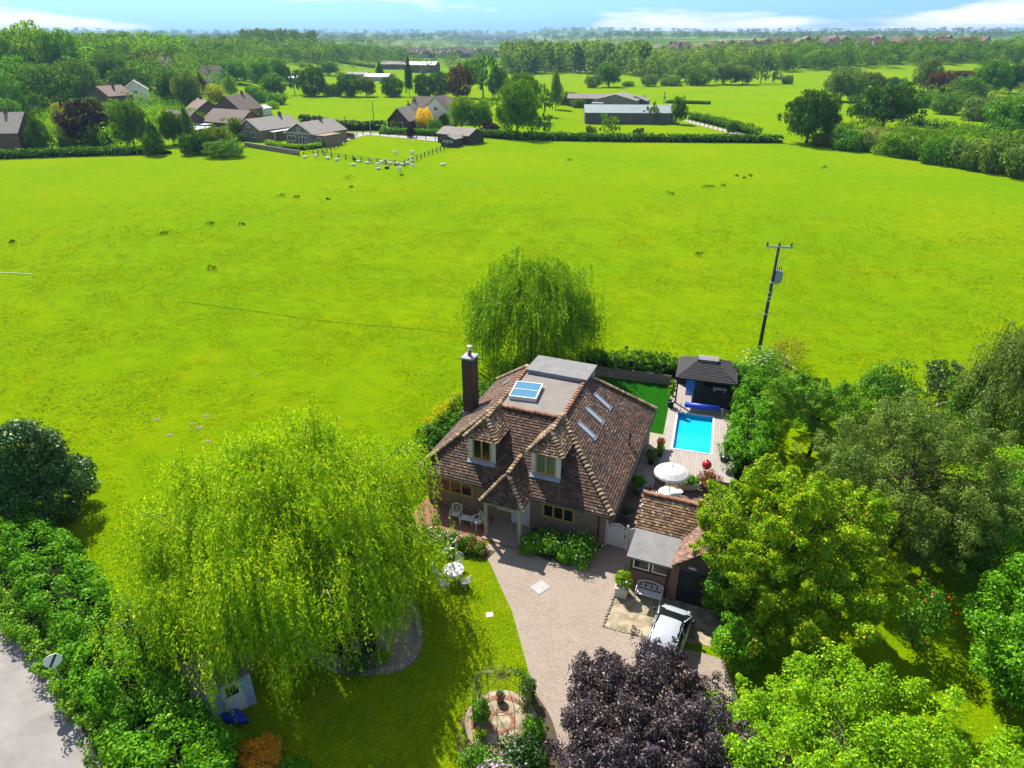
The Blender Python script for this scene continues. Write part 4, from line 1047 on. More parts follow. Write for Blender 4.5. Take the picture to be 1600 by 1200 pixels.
for k, a in enumerate((2.6, .5)):
    mb = MB(); tw = []
    for s in range(5):
        pts = []
        for i in range(12):
            q = i / 11; aa = a + .1 * sin(q * 9 + s) + .07 * s - .14; rr_ = RA * (1 if q < .65 else cos((q - .65) / .35 * 1.3)); zz = HA * q / .65 if q < .65 else HA + .85 * sin((q - .65) / .35 * 1.3)
            pts.append((rr_ * cos(aa) + rng.normal(0, .03), rr_ * sin(aa) + rng.normal(0, .03), zz)); tw.append(pts[-1])
        mb.tube(pts, [.02 * (1 - .06 * i) for i in range(12)], 4)
    t = thing('climbing_rose', ['bare-stemmed climber twining up the left side of the wire arbour', 'leafy climber twining up the drive side of the wire arbour'][k], 'climber', (ax, ay, .03))
    mb.build('stem', 'pale_twigs', t)
    tw = np.array(tw); nn_ = 220 if k == 0 else 900
    P = tw[rng.integers(0, len(tw), nn_)] + rng.normal(0, .11, (nn_, 3)); quads('foliage', leaves(P, rng.normal(size=P.shape) + (0, 0, .6), .085), 'hedge_leaf', t)
pot('plant_pot', 'terracotta pot on the back rim of the arbour paving', ax - .05, ay + .95, .035, .2, .36, 'terracotta', 'dark_leaf', .2, .18, 250, .06)
pot('plant_pot', 'terracotta pot with twiggy plant on the left of the arbour', ax - 1.0, ay + .25, .035, .2, .4, 'terracotta', 'grey_leaf', .5, .2, 160, .07)
x, y = at(752, 1128); shrub('conifer', 'small bright green pointed conifer left of the arbour', 'conifer', x, y, .42, 1.5, 'laurel_leaf', 3500, .07, ncl=34, cr=.4)
x, y = at(752, 1152); shrub('flowering_shrub', 'low yellow-green shrub under the small pointed conifer', 'shrub', x, y, .35, .5, 'maple_leaf', 500, .08)
x, y = at(838, 1112); shrub('dark_conifer', 'dark slim conifer behind the arbour, beside the driveway', 'conifer', x - .3, y + .6, .35, 1.5, 'dark_leaf', 2200, .08)
x, y = at(835, 1150); shrub('leafy_shrub', 'loose green shrub between the arbour and driveway edge', 'shrub', x, y, .6, 1.0, 'hedge_leaf', 1800, .1)
x, y = at(815, 1190); shrub('leafy_shrub', 'broad dark leafed shrub at the front right of the arbour', 'shrub', x, y, .95, .9, 'dark_leaf', 3200, .12)
x, y = at(745, 1190); shrub('leafy_shrub', 'low straggly shrub at the front left of the arbour', 'shrub', x, y, .7, .5, 'hedge_leaf', 1800, .09)
x, y = at(785, 1222); shrub('rhododendron', 'low pale mauve flowering mound at the bottom edge of the picture', 'shrub', x, y, 1.0, .75, 'hedge_leaf', 2500, .1, flowers='mauve_petal', nfl=420, fsize=.12)
# rose bed in front of terrace
for i, (px, py, r_, h_, fl, lab) in enumerate(((672, 845, .75, .9, 'cream_petal', 'cream flowering rose bush beside the willow strands'), (693, 850, .7, .8, 'cream_petal', 'cream flowering rose bush left of the red rose'),
        (712, 852, .65, .75, 'white_petal', 'white flowered bush in the middle of the rose bed'), (729, 858, .6, 1.0, 'red_petal', 'rose bush with a few scarlet flowers near the porch'), (748, 862, .55, .6, 'pink_petal', 'pink flowered rose bush at the path end of the bed'), (700, 866, .55, .45, 'white_petal', 'low green mound along the lawn edge of the rose bed'))):
    x, y = at(px, py); shrub('rose_bush', lab, 'rose bush', x, y, r_, h_, 'hedge_leaf', 1500, .1, flowers=fl, nfl=16 if fl == 'red_petal' else 70, fsize=.13 if fl == 'red_petal' else .1, group='rose bushes before the terrace')
# shrubs by front wall
for px, py, r_, h_, m, fl, lab in ((832, 858, .75, .9, 'laurel_leaf', 'white_petal', 'leafy plant with white blooms right of the porch post'), (862, 858, .95, 1.0, 'hedge_leaf', None, 'broad green shrub under the front kitchen window'), (905, 868, 1.25, 1.35, 'hedge_leaf', 'white_petal', 'big rounded green shrub at the house corner by the drive'), (885, 874, .6, .6, 'laurel_leaf', None, 'low bright shrub spilling on the driveway edge')):
    x, y = at(px, py); shrub('wall_shrub', lab, 'shrub', x, y, r_, h_, m, 3800, .11, flowers=fl, nfl=26 if fl else 0, fsize=.1, ncl=36)
x, y = HW(4.1, 8.3); shrub('red_shrub', 'bronze red leafed shrub between trough and red barbecue', 'shrub', x, y, .7, 1.1, 'red_leaf', 1600, .12)
# pond under the willow
pe = smoothpoly([at(*p) for p in ((470, 905), (620, 930), (655, 985), (640, 1035), (585, 1050), (500, 1035), (440, 960))], 8)
o = struct(sheet('paved_circle', pe, .03, 'stone'))
pi_ = smoothpoly([at(*p) for p in ((450, 915), (590, 945), (585, 985), (595, 1005), (570, 1025), (500, 1015), (450, 960))], 8)
sheet('pond_water', pi_, .05, 'pond_water')
P = np.array(pe); mb = MB()
for k in range(0, len(P), 1):
    a, b = P[k], P[(k + 1) % len(P)]; m_ = (a + b) / 2; ang = atan2(b[1] - a[1], b[0] - a[0])
    mb.obox(m_, ang + rng.normal(0, .06), np.linalg.norm(b - a) * .46, rng.uniform(.13, .2), .0, .1 + rng.uniform(0, .04))
struct(mb.build('kerb', 'stone', bevel=.02))
x, y = at(612, 1012)
x, y = at(598, 1032); shrub('marginal_plant', 'small yellow-green plant at the near end of the pond', 'plant', x, y, .4, .55, 'maple_leaf', 600, .09)
x, y = at(560, 1045); shrub('marginal_plant', 'dark mound of leaves on the pond edge under the willow', 'plant', x, y, .8, .7, 'dark_leaf', 1500, .1)
# shed and kayak below willow
sx, sy = at(400, 1098)
sa = R(35)
t = thing('garden_shed', 'pale blue boarded shed half hidden by the willow', 'shed', (sx, sy, 0), sa)
w, d = 1.0, 2.0
mb = MB()
for k in range(10): mb.box(-2 * w, -.01 - .012 * (k % 2), k * .2, 0, d, k * .2 + .197)
mb.build('wall', 'shed_blue', t)
mb = MB(); mb.slabpoly([(-2.2, -.2, 2.02), (.2, -.2, 2.02), (.2, d / 2, 2.7), (-2.2, d / 2, 2.7)], .06).slabpoly([(.2, d + .2, 2.02), (-2.2, d + .2, 2.02), (-2.2, d / 2, 2.7), (.2, d / 2, 2.7)], .06); mb.build('roof', 'brown_tiles', t)
MB().box(-1.15, -.06, .05, -.35, -.025, 1.85).build('door', 'white_paint', t); MB().box(-.98, -.085, 1.1, -.52, -.06, 1.6).build('window', 'window_glass', t); MB().box(-.1, -.05, 0, .03, -.02, 2.0).build('corner_trim', 'shed_blue', t)
kx, ky = at(380, 1128)
mb = MB(); n = 12
for i in range(n + 1):
    q = i / n * 2 - 1; wd = .36 * (1 - q * q) ** .6 + .01; zb = .1 + .16 * q * q
    for j in range(8): a = 2 * pi * j / 8; mb.v.append((q * 1.45, wd * cos(a), zb + .16 + .16 * sin(a) * (1 if sin(a) < 0 else .75)))
for i in range(n):
    for j in range(8): j2 = (j + 1) % 8; mb.f.append((i * 8 + j, i * 8 + j2, i * 8 + 8 + j2, i * 8 + 8 + j)); mb.mi.append(0)
t = thing('kayak', 'blue kayak lying on the ground beside the shed', 'kayak', (kx - .95, ky + .35, -.02), R(-25))
mb.build('hull', 'kayak_blue', t, True)
MB().lathe([(.3, 0), (.32, .03), (.27, .04), (.25, -.0)], (0, 0, .36), 16, sx=1.3, sy=.7).build('cockpit_rim', 'black_enamel', t)
# road sign
rx, ry_ = at(106, 1085)
t = thing('road_sign', 'round white road sign with black diagonal bar on a grey post', 'sign', (rx, ry_, 0), R(38))
MB().tube([(0, 0, 0), (0, 0, 2.35)], .035, 8).build('post', 'galvanised', t)
mb = MB(); k = 28; rs = .33
mb.v += [(rs * cos(2 * pi * i / k), -.045, 2.1 + rs * sin(2 * pi * i / k)) for i in range(k)] + [(rs * cos(2 * pi * i / k), -.065, 2.1 + rs * sin(2 * pi * i / k)) for i in range(k)]
mb.f += [tuple(range(k)), tuple(range(2 * k - 1, k - 1, -1))] + [(i, i + k, (i + 1) % k + k, (i + 1) % k) for i in range(k)]; mb.mi += [0] * (k + 2)
disc = mb.build('disc', 'sign_white', t)
mb = MB(); c_, s_ = cos(R(58)), sin(R(58)); L_, w_ = .32, .05
cs = [(-L_ * c_ + w_ * s_, -L_ * s_ - w_ * c_), (-L_ * c_ - w_ * s_, -L_ * s_ + w_ * c_), (L_ * c_ - w_ * s_, L_ * s_ + w_ * c_), (L_ * c_ + w_ * s_, L_ * s_ - w_ * c_)]
mb.quad(*[(a, -.07, 2.1 + b) for a, b in cs]); mb.build('bar', 'sign_black', disc)
# car: bonnet towards the garage
def car(name, label, loc, rz, paint, L=3.65, W=1.66):
    c = thing(name, label, 'car', loc, rz)
    st_ = [(-1.0, .62, .35, .62), (-.93, .86, .24, .86), (-.75, .95, .2, .96), (-.4, .98, .2, .98), (0, 1.0, .2, .98), (.35, 1.0, .2, .96), (.62, .97, .2, .93), (.82, .9, .2, .82), (.93, .78, .24, .66), (1.0, .55, .34, .52)]
    mb = MB(); n = 14
    for q, wf, z0, z1 in st_:
        for j in range(n):
            a = 2 * pi * j / n; ca, sa_ = cos(a), sin(a)
            mb.v.append((np.sign(ca) * abs(ca) ** .45 * W / 2 * wf, q * L / 2, (z0 + z1) / 2 + np.sign(sa_) * abs(sa_) ** .55 * (z1 - z0) / 2 + (.05 * abs(sa_) if sa_ > 0 else 0) * (1 - abs(ca))))
    for i in range(len(st_) - 1):
        for j in range(n): j2 = (j + 1) % n; mb.f.append((i * n + j, i * n + j2, i * n + n + j2, i * n + n + j)); mb.mi.append(0)
    mb.f += [tuple(range(n - 1, -1, -1)), tuple((len(st_) - 1) * n + j for j in range(n))]; mb.mi += [0, 0]
    mb.build('body', paint, c, True)
    # cabin: glass solid with painted roof on top
    gl = [(-.84, .80, .92), (-.7, .76, 1.3), (-.45, .7, 1.44), (-.1, .7, 1.48), (.12, .71, 1.42), (.5, .8, .93)]
    rows = [(-.9, .78, .9), (-.72, .74, 1.2), (-.5, .7, 1.38), (-.1, .7, 1.42), (.14, .7, 1.36), (.56, .78, .9)]
    mb = MB(); hw = W / 2
    lowy = [(-.9), (-.6), (-.3), (.0), (.3), (.68)]
    for i in range(6):
        for s in (-1, 1): mb.v.append((s * hw * .9, lowy[i] * L / 2, .9))
    up_ = [(-.74, 1.22), (-.6, 1.36), (-.35, 1.43), (-.1, 1.44), (.04, 1.41), (.14, 1.36)]
    for i in range(6):
        for s in (-1, 1): mb.v.append((s * hw * .7, up_[i][0] * L / 2, up_[i][1]))
    for i in range(5):
        a = 2 * i; mb.f += [(a, a + 2, a + 14, a + 12), (a + 3, a + 1, a + 13, a + 15), (a + 12, a + 14, a + 15, a + 13)]; mb.mi += [0, 0, 0]
    mb.f += [(0, 12, 13, 1), (10, 11, 23, 22)]; mb.mi += [0, 0]
    mb.build('windows', 'car_glass', c, True)
    mb = MB(); m = 9; R_ = [(-.76, 1.215), (-.62, 1.36), (-.45, 1.425), (-.25, 1.455), (-.1, 1.45), (.04, 1.42), (.13, 1.375)]
    for q, z in R_:
        for j in range(m): t_ = j / (m - 1) * 2 - 1; mb.v.append((t_ * hw * .73, q * L / 2, z + .03 - .07 * abs(t_) ** 3))
    for i in range(len(R_) - 1):
        for j in range(m - 1): a = i * m + j; mb.f.append((a, a + 1, a + m + 1, a + m)); mb.mi.append(0)
    mb.build('roof', paint, c, True)
    for s in (-1, 1):
        m2 = MB(); m2.tube([(s * hw * .93, .66 * L / 2, .92), (s * hw * .73, .13 * L / 2, 1.4)], .035, 6).tube([(s * hw * .92, -.1 * L / 2, .92), (s * hw * .72, -.12 * L / 2, 1.44)], .03, 6).tube([(s * hw * .9, -.88 * L / 2, .92), (s * hw * .7, -.7 * L / 2, 1.27), (s * hw * .72, -.5 * L / 2, 1.41)], .05, 6)
        m2.build('pillar', paint, c, True)
        MB().lathe([(.0, -.09), (.09, -.06), (.1, .03), (.05, .08), (0, .09)], (s * (hw + .1), .46 * L / 2, .98), 10, sx=1.1, sy=.7).build('mirror', 'black_enamel', c, True)
        MB().lathe([(0, -.02), (.1, 0), (.1, .04), (0, .08)], (s * hw * .68, .93 * L / 2, .62), 12, sy=.8).build('headlight', 'lamp_glass', c, True)
        MB().box(s * hw * .72 - .09, -.965 * L / 2, .62, s * hw * .72 + .09, -.9 * L / 2, .82).build('tail_light', 'red_enamel', c, bevel=.02)
        for yy in (-.64, .66):
            wh = MB(); pr_ = []
            k = 20
            for xx, rr_ in ((-.09, .2), (-.09, .3), (.09, .3), (.09, .2)):
                wh.v += [(s * (hw - .1) + xx, yy * L / 2 + rr_ * cos(2 * pi * i / k), .3 + rr_ * sin(2 * pi * i / k)) for i in range(k)]
            for i in range(3):
                for j in range(k): j2 = (j + 1) % k; wh.f.append((i * k + j, i * k + j2, i * k + k + j2, i * k + k + j)); wh.mi.append(0)
            wo = wh.build('wheel', 'rubber', c); rm = MB(); xo = s * (hw - .02)
            rm.v += [(xo, yy * L / 2 + .2 * cos(2 * pi * i / k), .3 + .2 * sin(2 * pi * i / k)) for i in range(k)] + [(xo - s * .04, yy * L / 2, .3)]
            rm.f += [(i, (i + 1) % k, k) for i in range(k)]; rm.mi += [0] * k; rm.build('rim', 'galvanised', wo)
    MB().box(-.26, -.985 * L / 2, .5, .26, -.955 * L / 2, .62).build('number_plate', 'sign_white', c)
    MB().tube([(-.55, .5 * L / 2, .965), (.1, .44 * L / 2, 1.02)], .012, 4).tube([(0, .5 * L / 2, .965), (.6, .42 * L / 2, 1.04)], .012, 4).build('wiper', 'black_enamel', c)
    return c
car('parked_car', 'small silver rounded hatchback parked with bonnet towards the garage', hw3(4.12, -5.0, .024), TH - R(4), 'silver_paint')
# utility pole with transformer
ux, uy = at(1185, 552)
t = thing('utility_pole', 'tall leaning timber utility pole with crossarm and grey transformer', 'utility pole', (ux, uy, 0), R(-8))
t.rotation_euler = (0, R(.5), R(-8)); t.scale = (1, 1, 1.03)
MB().tube([(0, 0, -.1), (0, 0, 9.5)], [.17, .11], 10).build('pole', 'dark_timber', t, True)
MB().box(-1.05, -.18, 9.3, 1.05, -.08, 9.42).build('crossarm', 'galvanised', t)
MB().tube([(-.45, -.1, 9.32), (0, -.12, 8.8)], .02, 4).tube([(.45, -.1, 9.32), (0, -.12, 8.8)], .02, 4).build('brace', 'galvanised', t)
for x in (-.95, .0, .95): MB().lathe([(.03, 0), (.09, .04), (.05, .09), (.1, .13), (.05, .18), (.09, .22), (.03, .28)], (x, -.13, 9.42), 10).build('insulator', 'black_enamel', t)
tf = MB().box(.12, -.3, 6.45, .64, .26, 7.35).box(.09, -.33, 7.35, .67, .29, 7.41).build('transformer', 'transformer_grey', t, bevel=.02)
mb = MB()
for k in range(5): mb.box(.641, -.26 + k * .11, 6.55, .69, -.235 + k * .11, 7.25)
mb.build('fins', 'transformer_grey', tf)
for x in (.22, .38, .54): MB().lathe([(.03, 0), (.06, .06), (.03, .12), (.06, .18), (.03, .24), (.015, .36)], (x, -.05, 7.41), 8).build('bushing', 'black_enamel', tf)
MB().box(-.2, -.25, 6.36, .6, .2, 6.44).tube([(.55, 0, 6.36), (.14, 0, 5.4)], .03, 5).build('bracket', 'galvanised', t)
MB().tube([(.16, 0, 8.0), (.42, 0, 8.35)], .025, 5).lathe([(.03, 0), (.08, .04), (.03, .1)], (.42, 0, 8.33), 8).build('stay_bracket', 'galvanised', t)
for z in (4.75, 5.05, 5.45): MB().lathe([(.165, 0), (.165, .16)], (0, 0, z), 10).build('band', 'galvanised', t)
mb = MB().tube([(-.6, 0, 3.6), (.55, 0, 3.62)], .012, 4).tube([(-.5, .1, 3.7), (.5, -.1, 3.66)], .012, 4); mb.lathe([(.17, 0), (.2, .06), (.17, .12)], (0, 0, 3.58), 8); mb.build('climb_guard', 'galvanised', t)
for x, xe in ((-.95, .22), (.0, .38), (.95, .54)): MB().tube([(x, -.13, 9.5), (x * .8 + .05, -.3, 8.9), (xe - .05, -.25, 8.2), (xe, -.06, 7.75)], .009, 4).build('lead', 'rubber', t)
x, y = at(1196, 555); o = MB().lathe([(.35, 0), (.3, .12), (.1, .16), (.0, .16)], n=9, sx=1.3).build('stone_block', 'stone'); o.location = (x, y, 0); tag(o, 'pale stone lying at the foot of the utility pole', 'stone')
# ------------------------------------------------------------------ near trees
def willow(name, label, x, y, h, r, mat, nspray, per, nl, lsize, hang=(1.2, 3.6), zdome=.42, trunk=.35, upright=.25, skirt=1.0):
    t = thing(name, label, 'tree', (x, y, float(hgt(x, y))))
    d = sphere_dirs(nspray * 2); d = d[d[:, 2] > -.05]; d = unit(d + rng.normal(0, .1, d.shape)); d[:, 2] = np.abs(d[:, 2])
    lob = wobble(6); nb = max(8, int(nspray / 26)); az = np.arctan2(d[:, 1], d[:, 0])
    k = rng.uniform(.55, 1.0, len(d)) ** .6 * (1 + .14 * lob(az * 2.2, d[:, 2] * 2)) * (1 + rng.normal(0, .05, len(d)))
    A = d * np.array([r, r, h * (1 - zdome)]) * k[:, None] + np.array([0, 0, h * zdome])      # arch tips
    # boughs: tips gather round separate bough ends, leaving gaps between the cascades
    db = sphere_dirs(nb * 2); db = db[db[:, 2] > .02]; db = unit(db + rng.normal(0, .16, db.shape)); db[:, 2] = np.abs(db[:, 2])
    BC = db * np.array([r, r, h * (1 - zdome)]) * (rng.uniform(.62, .98, len(db)) * (1 + .12 * lob(np.arctan2(db[:, 1], db[:, 0]) * 2, db[:, 2])))[:, None] + np.array([0, 0, h * zdome])
    bi = np.argmin(np.linalg.norm(A[:, None] - BC[None], axis=2), axis=1); A = BC[bi] + (A - BC[bi]) * np.where(rng.random(len(A)) < .3, 1.0, .68)[:, None]; A[:, 2] += rng.normal(0, .2, len(A))
    m = len(A)
    # strands
    si = np.repeat(np.arange(m), per)
    out = unit(np.column_stack([A[si, 0], A[si, 1], np.zeros(len(si))]))
    spread = .38 * r / 6.5
    st = A[si] + rng.normal(0, spread, (len(si), 3)) * np.array([1, 1, .6])
    hl = rng.uniform(*hang, m)[si] * rng.uniform(.5, 1.1, len(si)) * skirt
    hl *= np.where(A[si, 2] > h * .86, .55, 1)
    hl = np.minimum(hl, st[:, 2] - .35); hl = np.maximum(hl, .3)
    li = np.repeat(np.arange(len(si)), nl); q = np.tile((np.arange(nl) + .5) / nl, len(si)) + rng.uniform(-.4, .4, len(li)) / nl
    sway = rng.normal(0, .1, (len(si), 2))
    P = st[li].copy()
    arc = np.sqrt(np.clip(q, 0, 1))
    P[:, :2] += out[li, :2] * (.5 * arc * (1 - .35 * q))[:, None] * r / 6.5 + sway[li] * q[:, None]
    P[:, 2] -= hl[li] * q - .22 * np.sin(np.minimum(q * 4, pi)) * .6
    P += rng.normal(0, .045 * r / 6.5, P.shape)
    N = out[li] + .8 * rng.normal(size=P.shape) + np.array([0, 0, .25])
    Tn = np.tile(np.array([0, 0, -1.0]), (len(li), 1)) + .45 * rng.normal(size=P.shape) + .3 * out[li]
    V = leaves(P, N, lsize, .3, Tn)
    # short upright growth on top of the dome
    tp = A[A[:, 2] > h * .62]; n2 = int(len(tp) * 60 * upright)
    Pi = tp[rng.integers(0, len(tp), n2)] + rng.normal(0, .28 * r / 6.5, (n2, 3)) * np.array([1, 1, .7])
    V2 = leaves(Pi, rng.normal(size=Pi.shape) + np.array([0, 0, .4]), lsize * .9, .35, rng.normal(size=Pi.shape) + np.array([0, 0, .8]))
    quads('crown', np.concatenate([V, V2]), mat, t)
    mb = MB(); top = np.array([.1, 0, h * .42]); mb.tube([(0, 0, -.1), (.05, .05, h * .2), top], [trunk, trunk * .8, trunk * .65], 10)
    for i in rng.choice(m, 46, replace=False):
        a = A[i]; s0 = top * rng.uniform(.7, 1); mid = s0 * .45 + a * .55 + np.array([0, 0, .16 * h * rng.uniform(.3, 1)]) * (1 - (a[2] / h) ** 2)
        mb.tube([s0, (s0 + mid) / 2 + rng.normal(0, .15, 3), mid, a], [trunk * .34, trunk * .24, trunk * .13, .012], 5)
    mb.build('trunk', 'bark', t, True)
    mb = MB()
    for i in rng.choice(m, 80, replace=False):
        a = A[i] * 1.03; b = a * .72 + np.array([0, 0, .1]); mb.tube([b, (a + b) / 2 + rng.normal(0, .1, 3) + (0, 0, .15), a + (0, 0, .04), a + np.array([a[0] * .05, a[1] * .05, -.35])], [.03, .024, .015, .006], 4)
    mb.build('twigs', 'pale_twigs', t)
    return t
willow('weeping_willow', 'huge yellow-green weeping willow over the front lawn and pond', -10.4, 24.9, 9.5, 6.6, 'willow_leaf', 780, 10, 30, .17, (1.6, 5.0))
willow('weeping_willow', 'smaller weeping willow standing behind the house chimney', 1.6, 52.0, 9.8, 5.6, 'rear_willow_leaf', 420, 8, 24, .22, (1.6, 4.6))
# trees on the right
x, y = at(1235, 1005)
tree('field_maple', 'broad yellow-green tree beside the garage and car', 'tree', 12.7, 23.6, 0, 8.0, 4.0, 'maple_leaf', 520, 210000, .115, -.02, .165, .2, twigs=50, rough=.12, up=.5, lobes=40, zmin=-.85)
tree('grey_tree', 'wide grey-green small-leaved tree right of the yellow-green one', 'tree', 20.8, 29.2, 0, 7.6, 4.9, 'grey_leaf', 520, 150000, .1, .06, .165, .16, twigs=70, lobes=36, rough=.12, zmin=-.8)
tree('purple_plum', 'dark purple-leafed tree at the foot of the driveway', 'tree', 5.1, 15.2, 0, 5.1, 4.4, 'plum_leaf', 480, 150000, .095, .05, .165, .14, twigs=40, rough=.1, lobes=26, aspect=.6)
tree('lime_maple', 'bright lime-green tree top at the bottom right corner', 'tree', 10.7, 11.4, 0, 5.3, 6.9, 'lime_maple_leaf', 640, 230000, .11, .12, .14, .2, twigs=60, rough=.13, up=.9, flat=1.2, lobes=40)
x, y, z, h, w = place(1262, 715, 590, 165)
tree('apple_tree', 'light green fruit tree just beyond the pool hedge', 'tree', x, y, 0, h, w / 2, 'verge_leaf', 240, 52000, .12, .08, .18, .12, twigs=40, rough=.18, lobes=14)
willow('weeping_birch', 'drooping silver-green birch at the right edge of the garden', 35.4, 41, 8.4, 4.0, 'grey_leaf', 320, 8, 22, .2, (2.0, 5.0), .4, .16, .2)
for nm, px, by, ty, wp, mt, n, sz, lab in (
        ('garden_shrub', 1372, 650, 565, 110, 'hedge_leaf', 8000, .17, 'dark leaning shrub at the field end of the garden, left of the dead branch'),
        ('garden_shrub', 1466, 625, 558, 60, 'dark_leaf', 4500, .16, 'dark twiggy bush on the field boundary, near the drooping birch'),
        ('garden_shrub', 1512, 660, 578, 90, 'hedge_leaf', 7000, .17, 'rounded green shrub left of the drooping birch'),
        ('garden_shrub', 1228, 570, 528, 75, 'bronze_leaf', 1800, .12, 'sparse brownish bush at the foot of the utility pole'),
        ('acer', 1545, 800, 690, 130, 'lime_maple_leaf', 14000, .15, 'low spreading bright acer under the drooping birch'),
        ('garden_shrub', 1590, 860, 720, 120, 'laurel_leaf', 10000, .17, 'bright green shrub at the right edge below the birch'),
        ('garden_shrub', 1575, 1010, 850, 150, 'laurel_leaf', 20000, .15, 'large green shrub mass at the right edge of the shaded lawn'),
        ('garden_shrub', 1570, 1105, 970, 150, 'laurel_leaf', 20000, .14, 'dense bright shrub at the lower right by the sunlit lawn'),
        ('garden_shrub', 1500, 900, 790, 120, 'hedge_leaf', 12000, .15, 'dark green shrub behind the grey tree, by the shaded lawn'),
        ('garden_shrub', 1150, 1040, 960, 90, 'laurel_leaf', 9000, .12, 'bright green bush between the car and the yellow-green tree'),
        ('garden_shrub', 1122, 968, 868, 76, 'hedge_leaf', 11000, .12, 'tall leafy bush against the dark garage door'),
        ('climbing_rose_bush', 1425, 1010, 915, 80, 'hedge_leaf', 2600, .13, 'loose rose bush with red blooms in the shaded lawn'),
        ('garden_shrub', 1330, 690, 625, 80, 'verge_leaf', 6500, .15, 'pale green shrub behind the fruit tree'),
        ('garden_shrub', 1440, 690, 635, 110, 'hedge_leaf', 5000, .16, 'low rough shrub in front of the field gap'),
        ('garden_shrub', 1185, 610, 548, 90, 'verge_leaf', 6500, .15, 'pale flowering bush at the corner behind the gazebo')):
    x, y, z, h, w = place(px, by, ty, wp)
    shrub(nm, lab, 'shrub', x, y, w / 2 * 1.05, h * 1.05, mt, n, sz, ncl=46, cr=.32, flowers='red_petal' if 'rose' in nm else ('white_petal' if 'pale flowering' in lab else None), nfl=14 if 'rose' in nm else 120, fsize=.1)
hedge('laurel_hedge', 'tall bright green hedge along the right side of the pool', 'hedge', [HW(4.9, 22.6), HW(5.6, 18.5), HW(5.95, 14.5), HW(6.1, 9.8)], 2.5, 2.4, 26000, .15, 'laurel_leaf', .3)
hedge('boundary_hedge', 'clipped dark hedge on the field side behind the artificial lawn', 'hedge', [HW(-8.6, 21.6), HW(-3, 22.2), HW(1.5, 22.9), HW(5.2, 23.4)], 1.5, 1.9, 17000, .15, 'hedge_leaf', .22)
hedge('side_hedge', 'rough hedge with yellow tips running down the left side of the house', 'hedge', [HW(-14.1, -.5), HW(-13.6, 4), HW(-13.2, 8), HW(-12.6, 13), HW(-11.0, 19)], 1.7, 2.1, 20000, .14, 'hedge_leaf', .25)
p = [HW(-14.3, 5.5), HW(-13.9, 8.6), HW(-13.5, 11.2)]
hedge('golden_hedge', 'golden topped stretch of hedge left of the chimney', 'hedge', p, .7, 2.35, 2600, .13, 'yellow_leaf', .25)
hl = [at(*p, 1.2) for p in ((-110, 720), (-20, 795), (32, 842), (85, 897), (132, 962), (175, 1032), (222, 1112), (278, 1200), (335, 1295))]
hedge('road_hedge', 'tall rough green hedge between the road verge and the field', 'hedge', hl, 2.8, 2.2, 80000, .14, 'laurel_leaf', .28)
hv = [tuple(q) for q in road + nr * 1.15]
hedge('verge_growth', 'overgrown cow parsley and nettles along the road edge', 'verge plants', hv, 1.7, .95, 42000, .13, 'verge_leaf', .45)
x, y = at(300, 1130); shrub('garden_shrub', 'dark green shrub thick with leaves left of the kayak', 'shrub', x - .6, y, 2.0, 2.6, 'hedge_leaf', 16000, .13, ncl=60, cr=.32)
x, y = at(235, 1060); shrub('garden_shrub', 'dark bush under the left edge of the big willow', 'shrub', x, y + 1.5, 2.0, 3.0, 'dark_leaf', 14000, .13, ncl=60, cr=.32)
x, y = at(330, 1200); shrub('garden_shrub', 'vivid green shrub at the bottom edge left of the orange one', 'shrub', x, y, 1.4, 1.6, 'laurel_leaf', 11000, .12, ncl=50, cr=.32)
x, y = at(412, 1195); shrub('orange_shrub', 'orange and bronze leafed shrub at the bottom edge', 'shrub', x, y, .95, 1.1, 'orange_leaf', 7000, .1, ncl=40, cr=.33)
x, y = at(462, 1215); shrub('clipped_shrub', 'small round glossy green shrub right of the orange one', 'shrub', x, y, .62, .95, 'laurel_leaf', 5000, .09, ncl=40, cr=.33)
x, y = at(80, 805)
t = thing('holly_tree', 'dense dark dome-shaped evergreen at the left field edge', 'tree', (x, y, 0))
Vs = []
for zc, rz, rr_, n in ((2.0, 2.0, 2.75, 22000), (3.9, 2.2, 1.65, 14000)):
    V, C = crown((0, 0, zc), (rr_ * .9, rr_ * .9, rz * .95), 110, .62, n, .16, zmin=-.95, shell=(.8, 1.0), rough=.06); Vs.append(V)
V = np.concatenate(Vs); V[:, :, 2] = np.maximum(V[:, :, 2], .25); quads('crown', V, 'dark_leaf', t)
mb = MB(); limbs(mb, (0, 0, -.05), (0, 0, 4.5), .2, C[:14]); mb.build('trunk', 'bark', t)
# fallen branch and log at the gap
a = at(1440, 645); b = at(1475, 628)
o = MB().tube([(0, 0, .1), (1.2, .4, .35), (2.2, .6, .8)], [.09, .07, .03], 6).tube([(1.2, .4, .35), (1.6, .9, .7)], [.05, .02], 5).build('dead_branch', 'pale_twigs'); o.location = (a[0], a[1], 0); tag(o, 'pale bare dead branch lying in the gap to the field', 'branch')
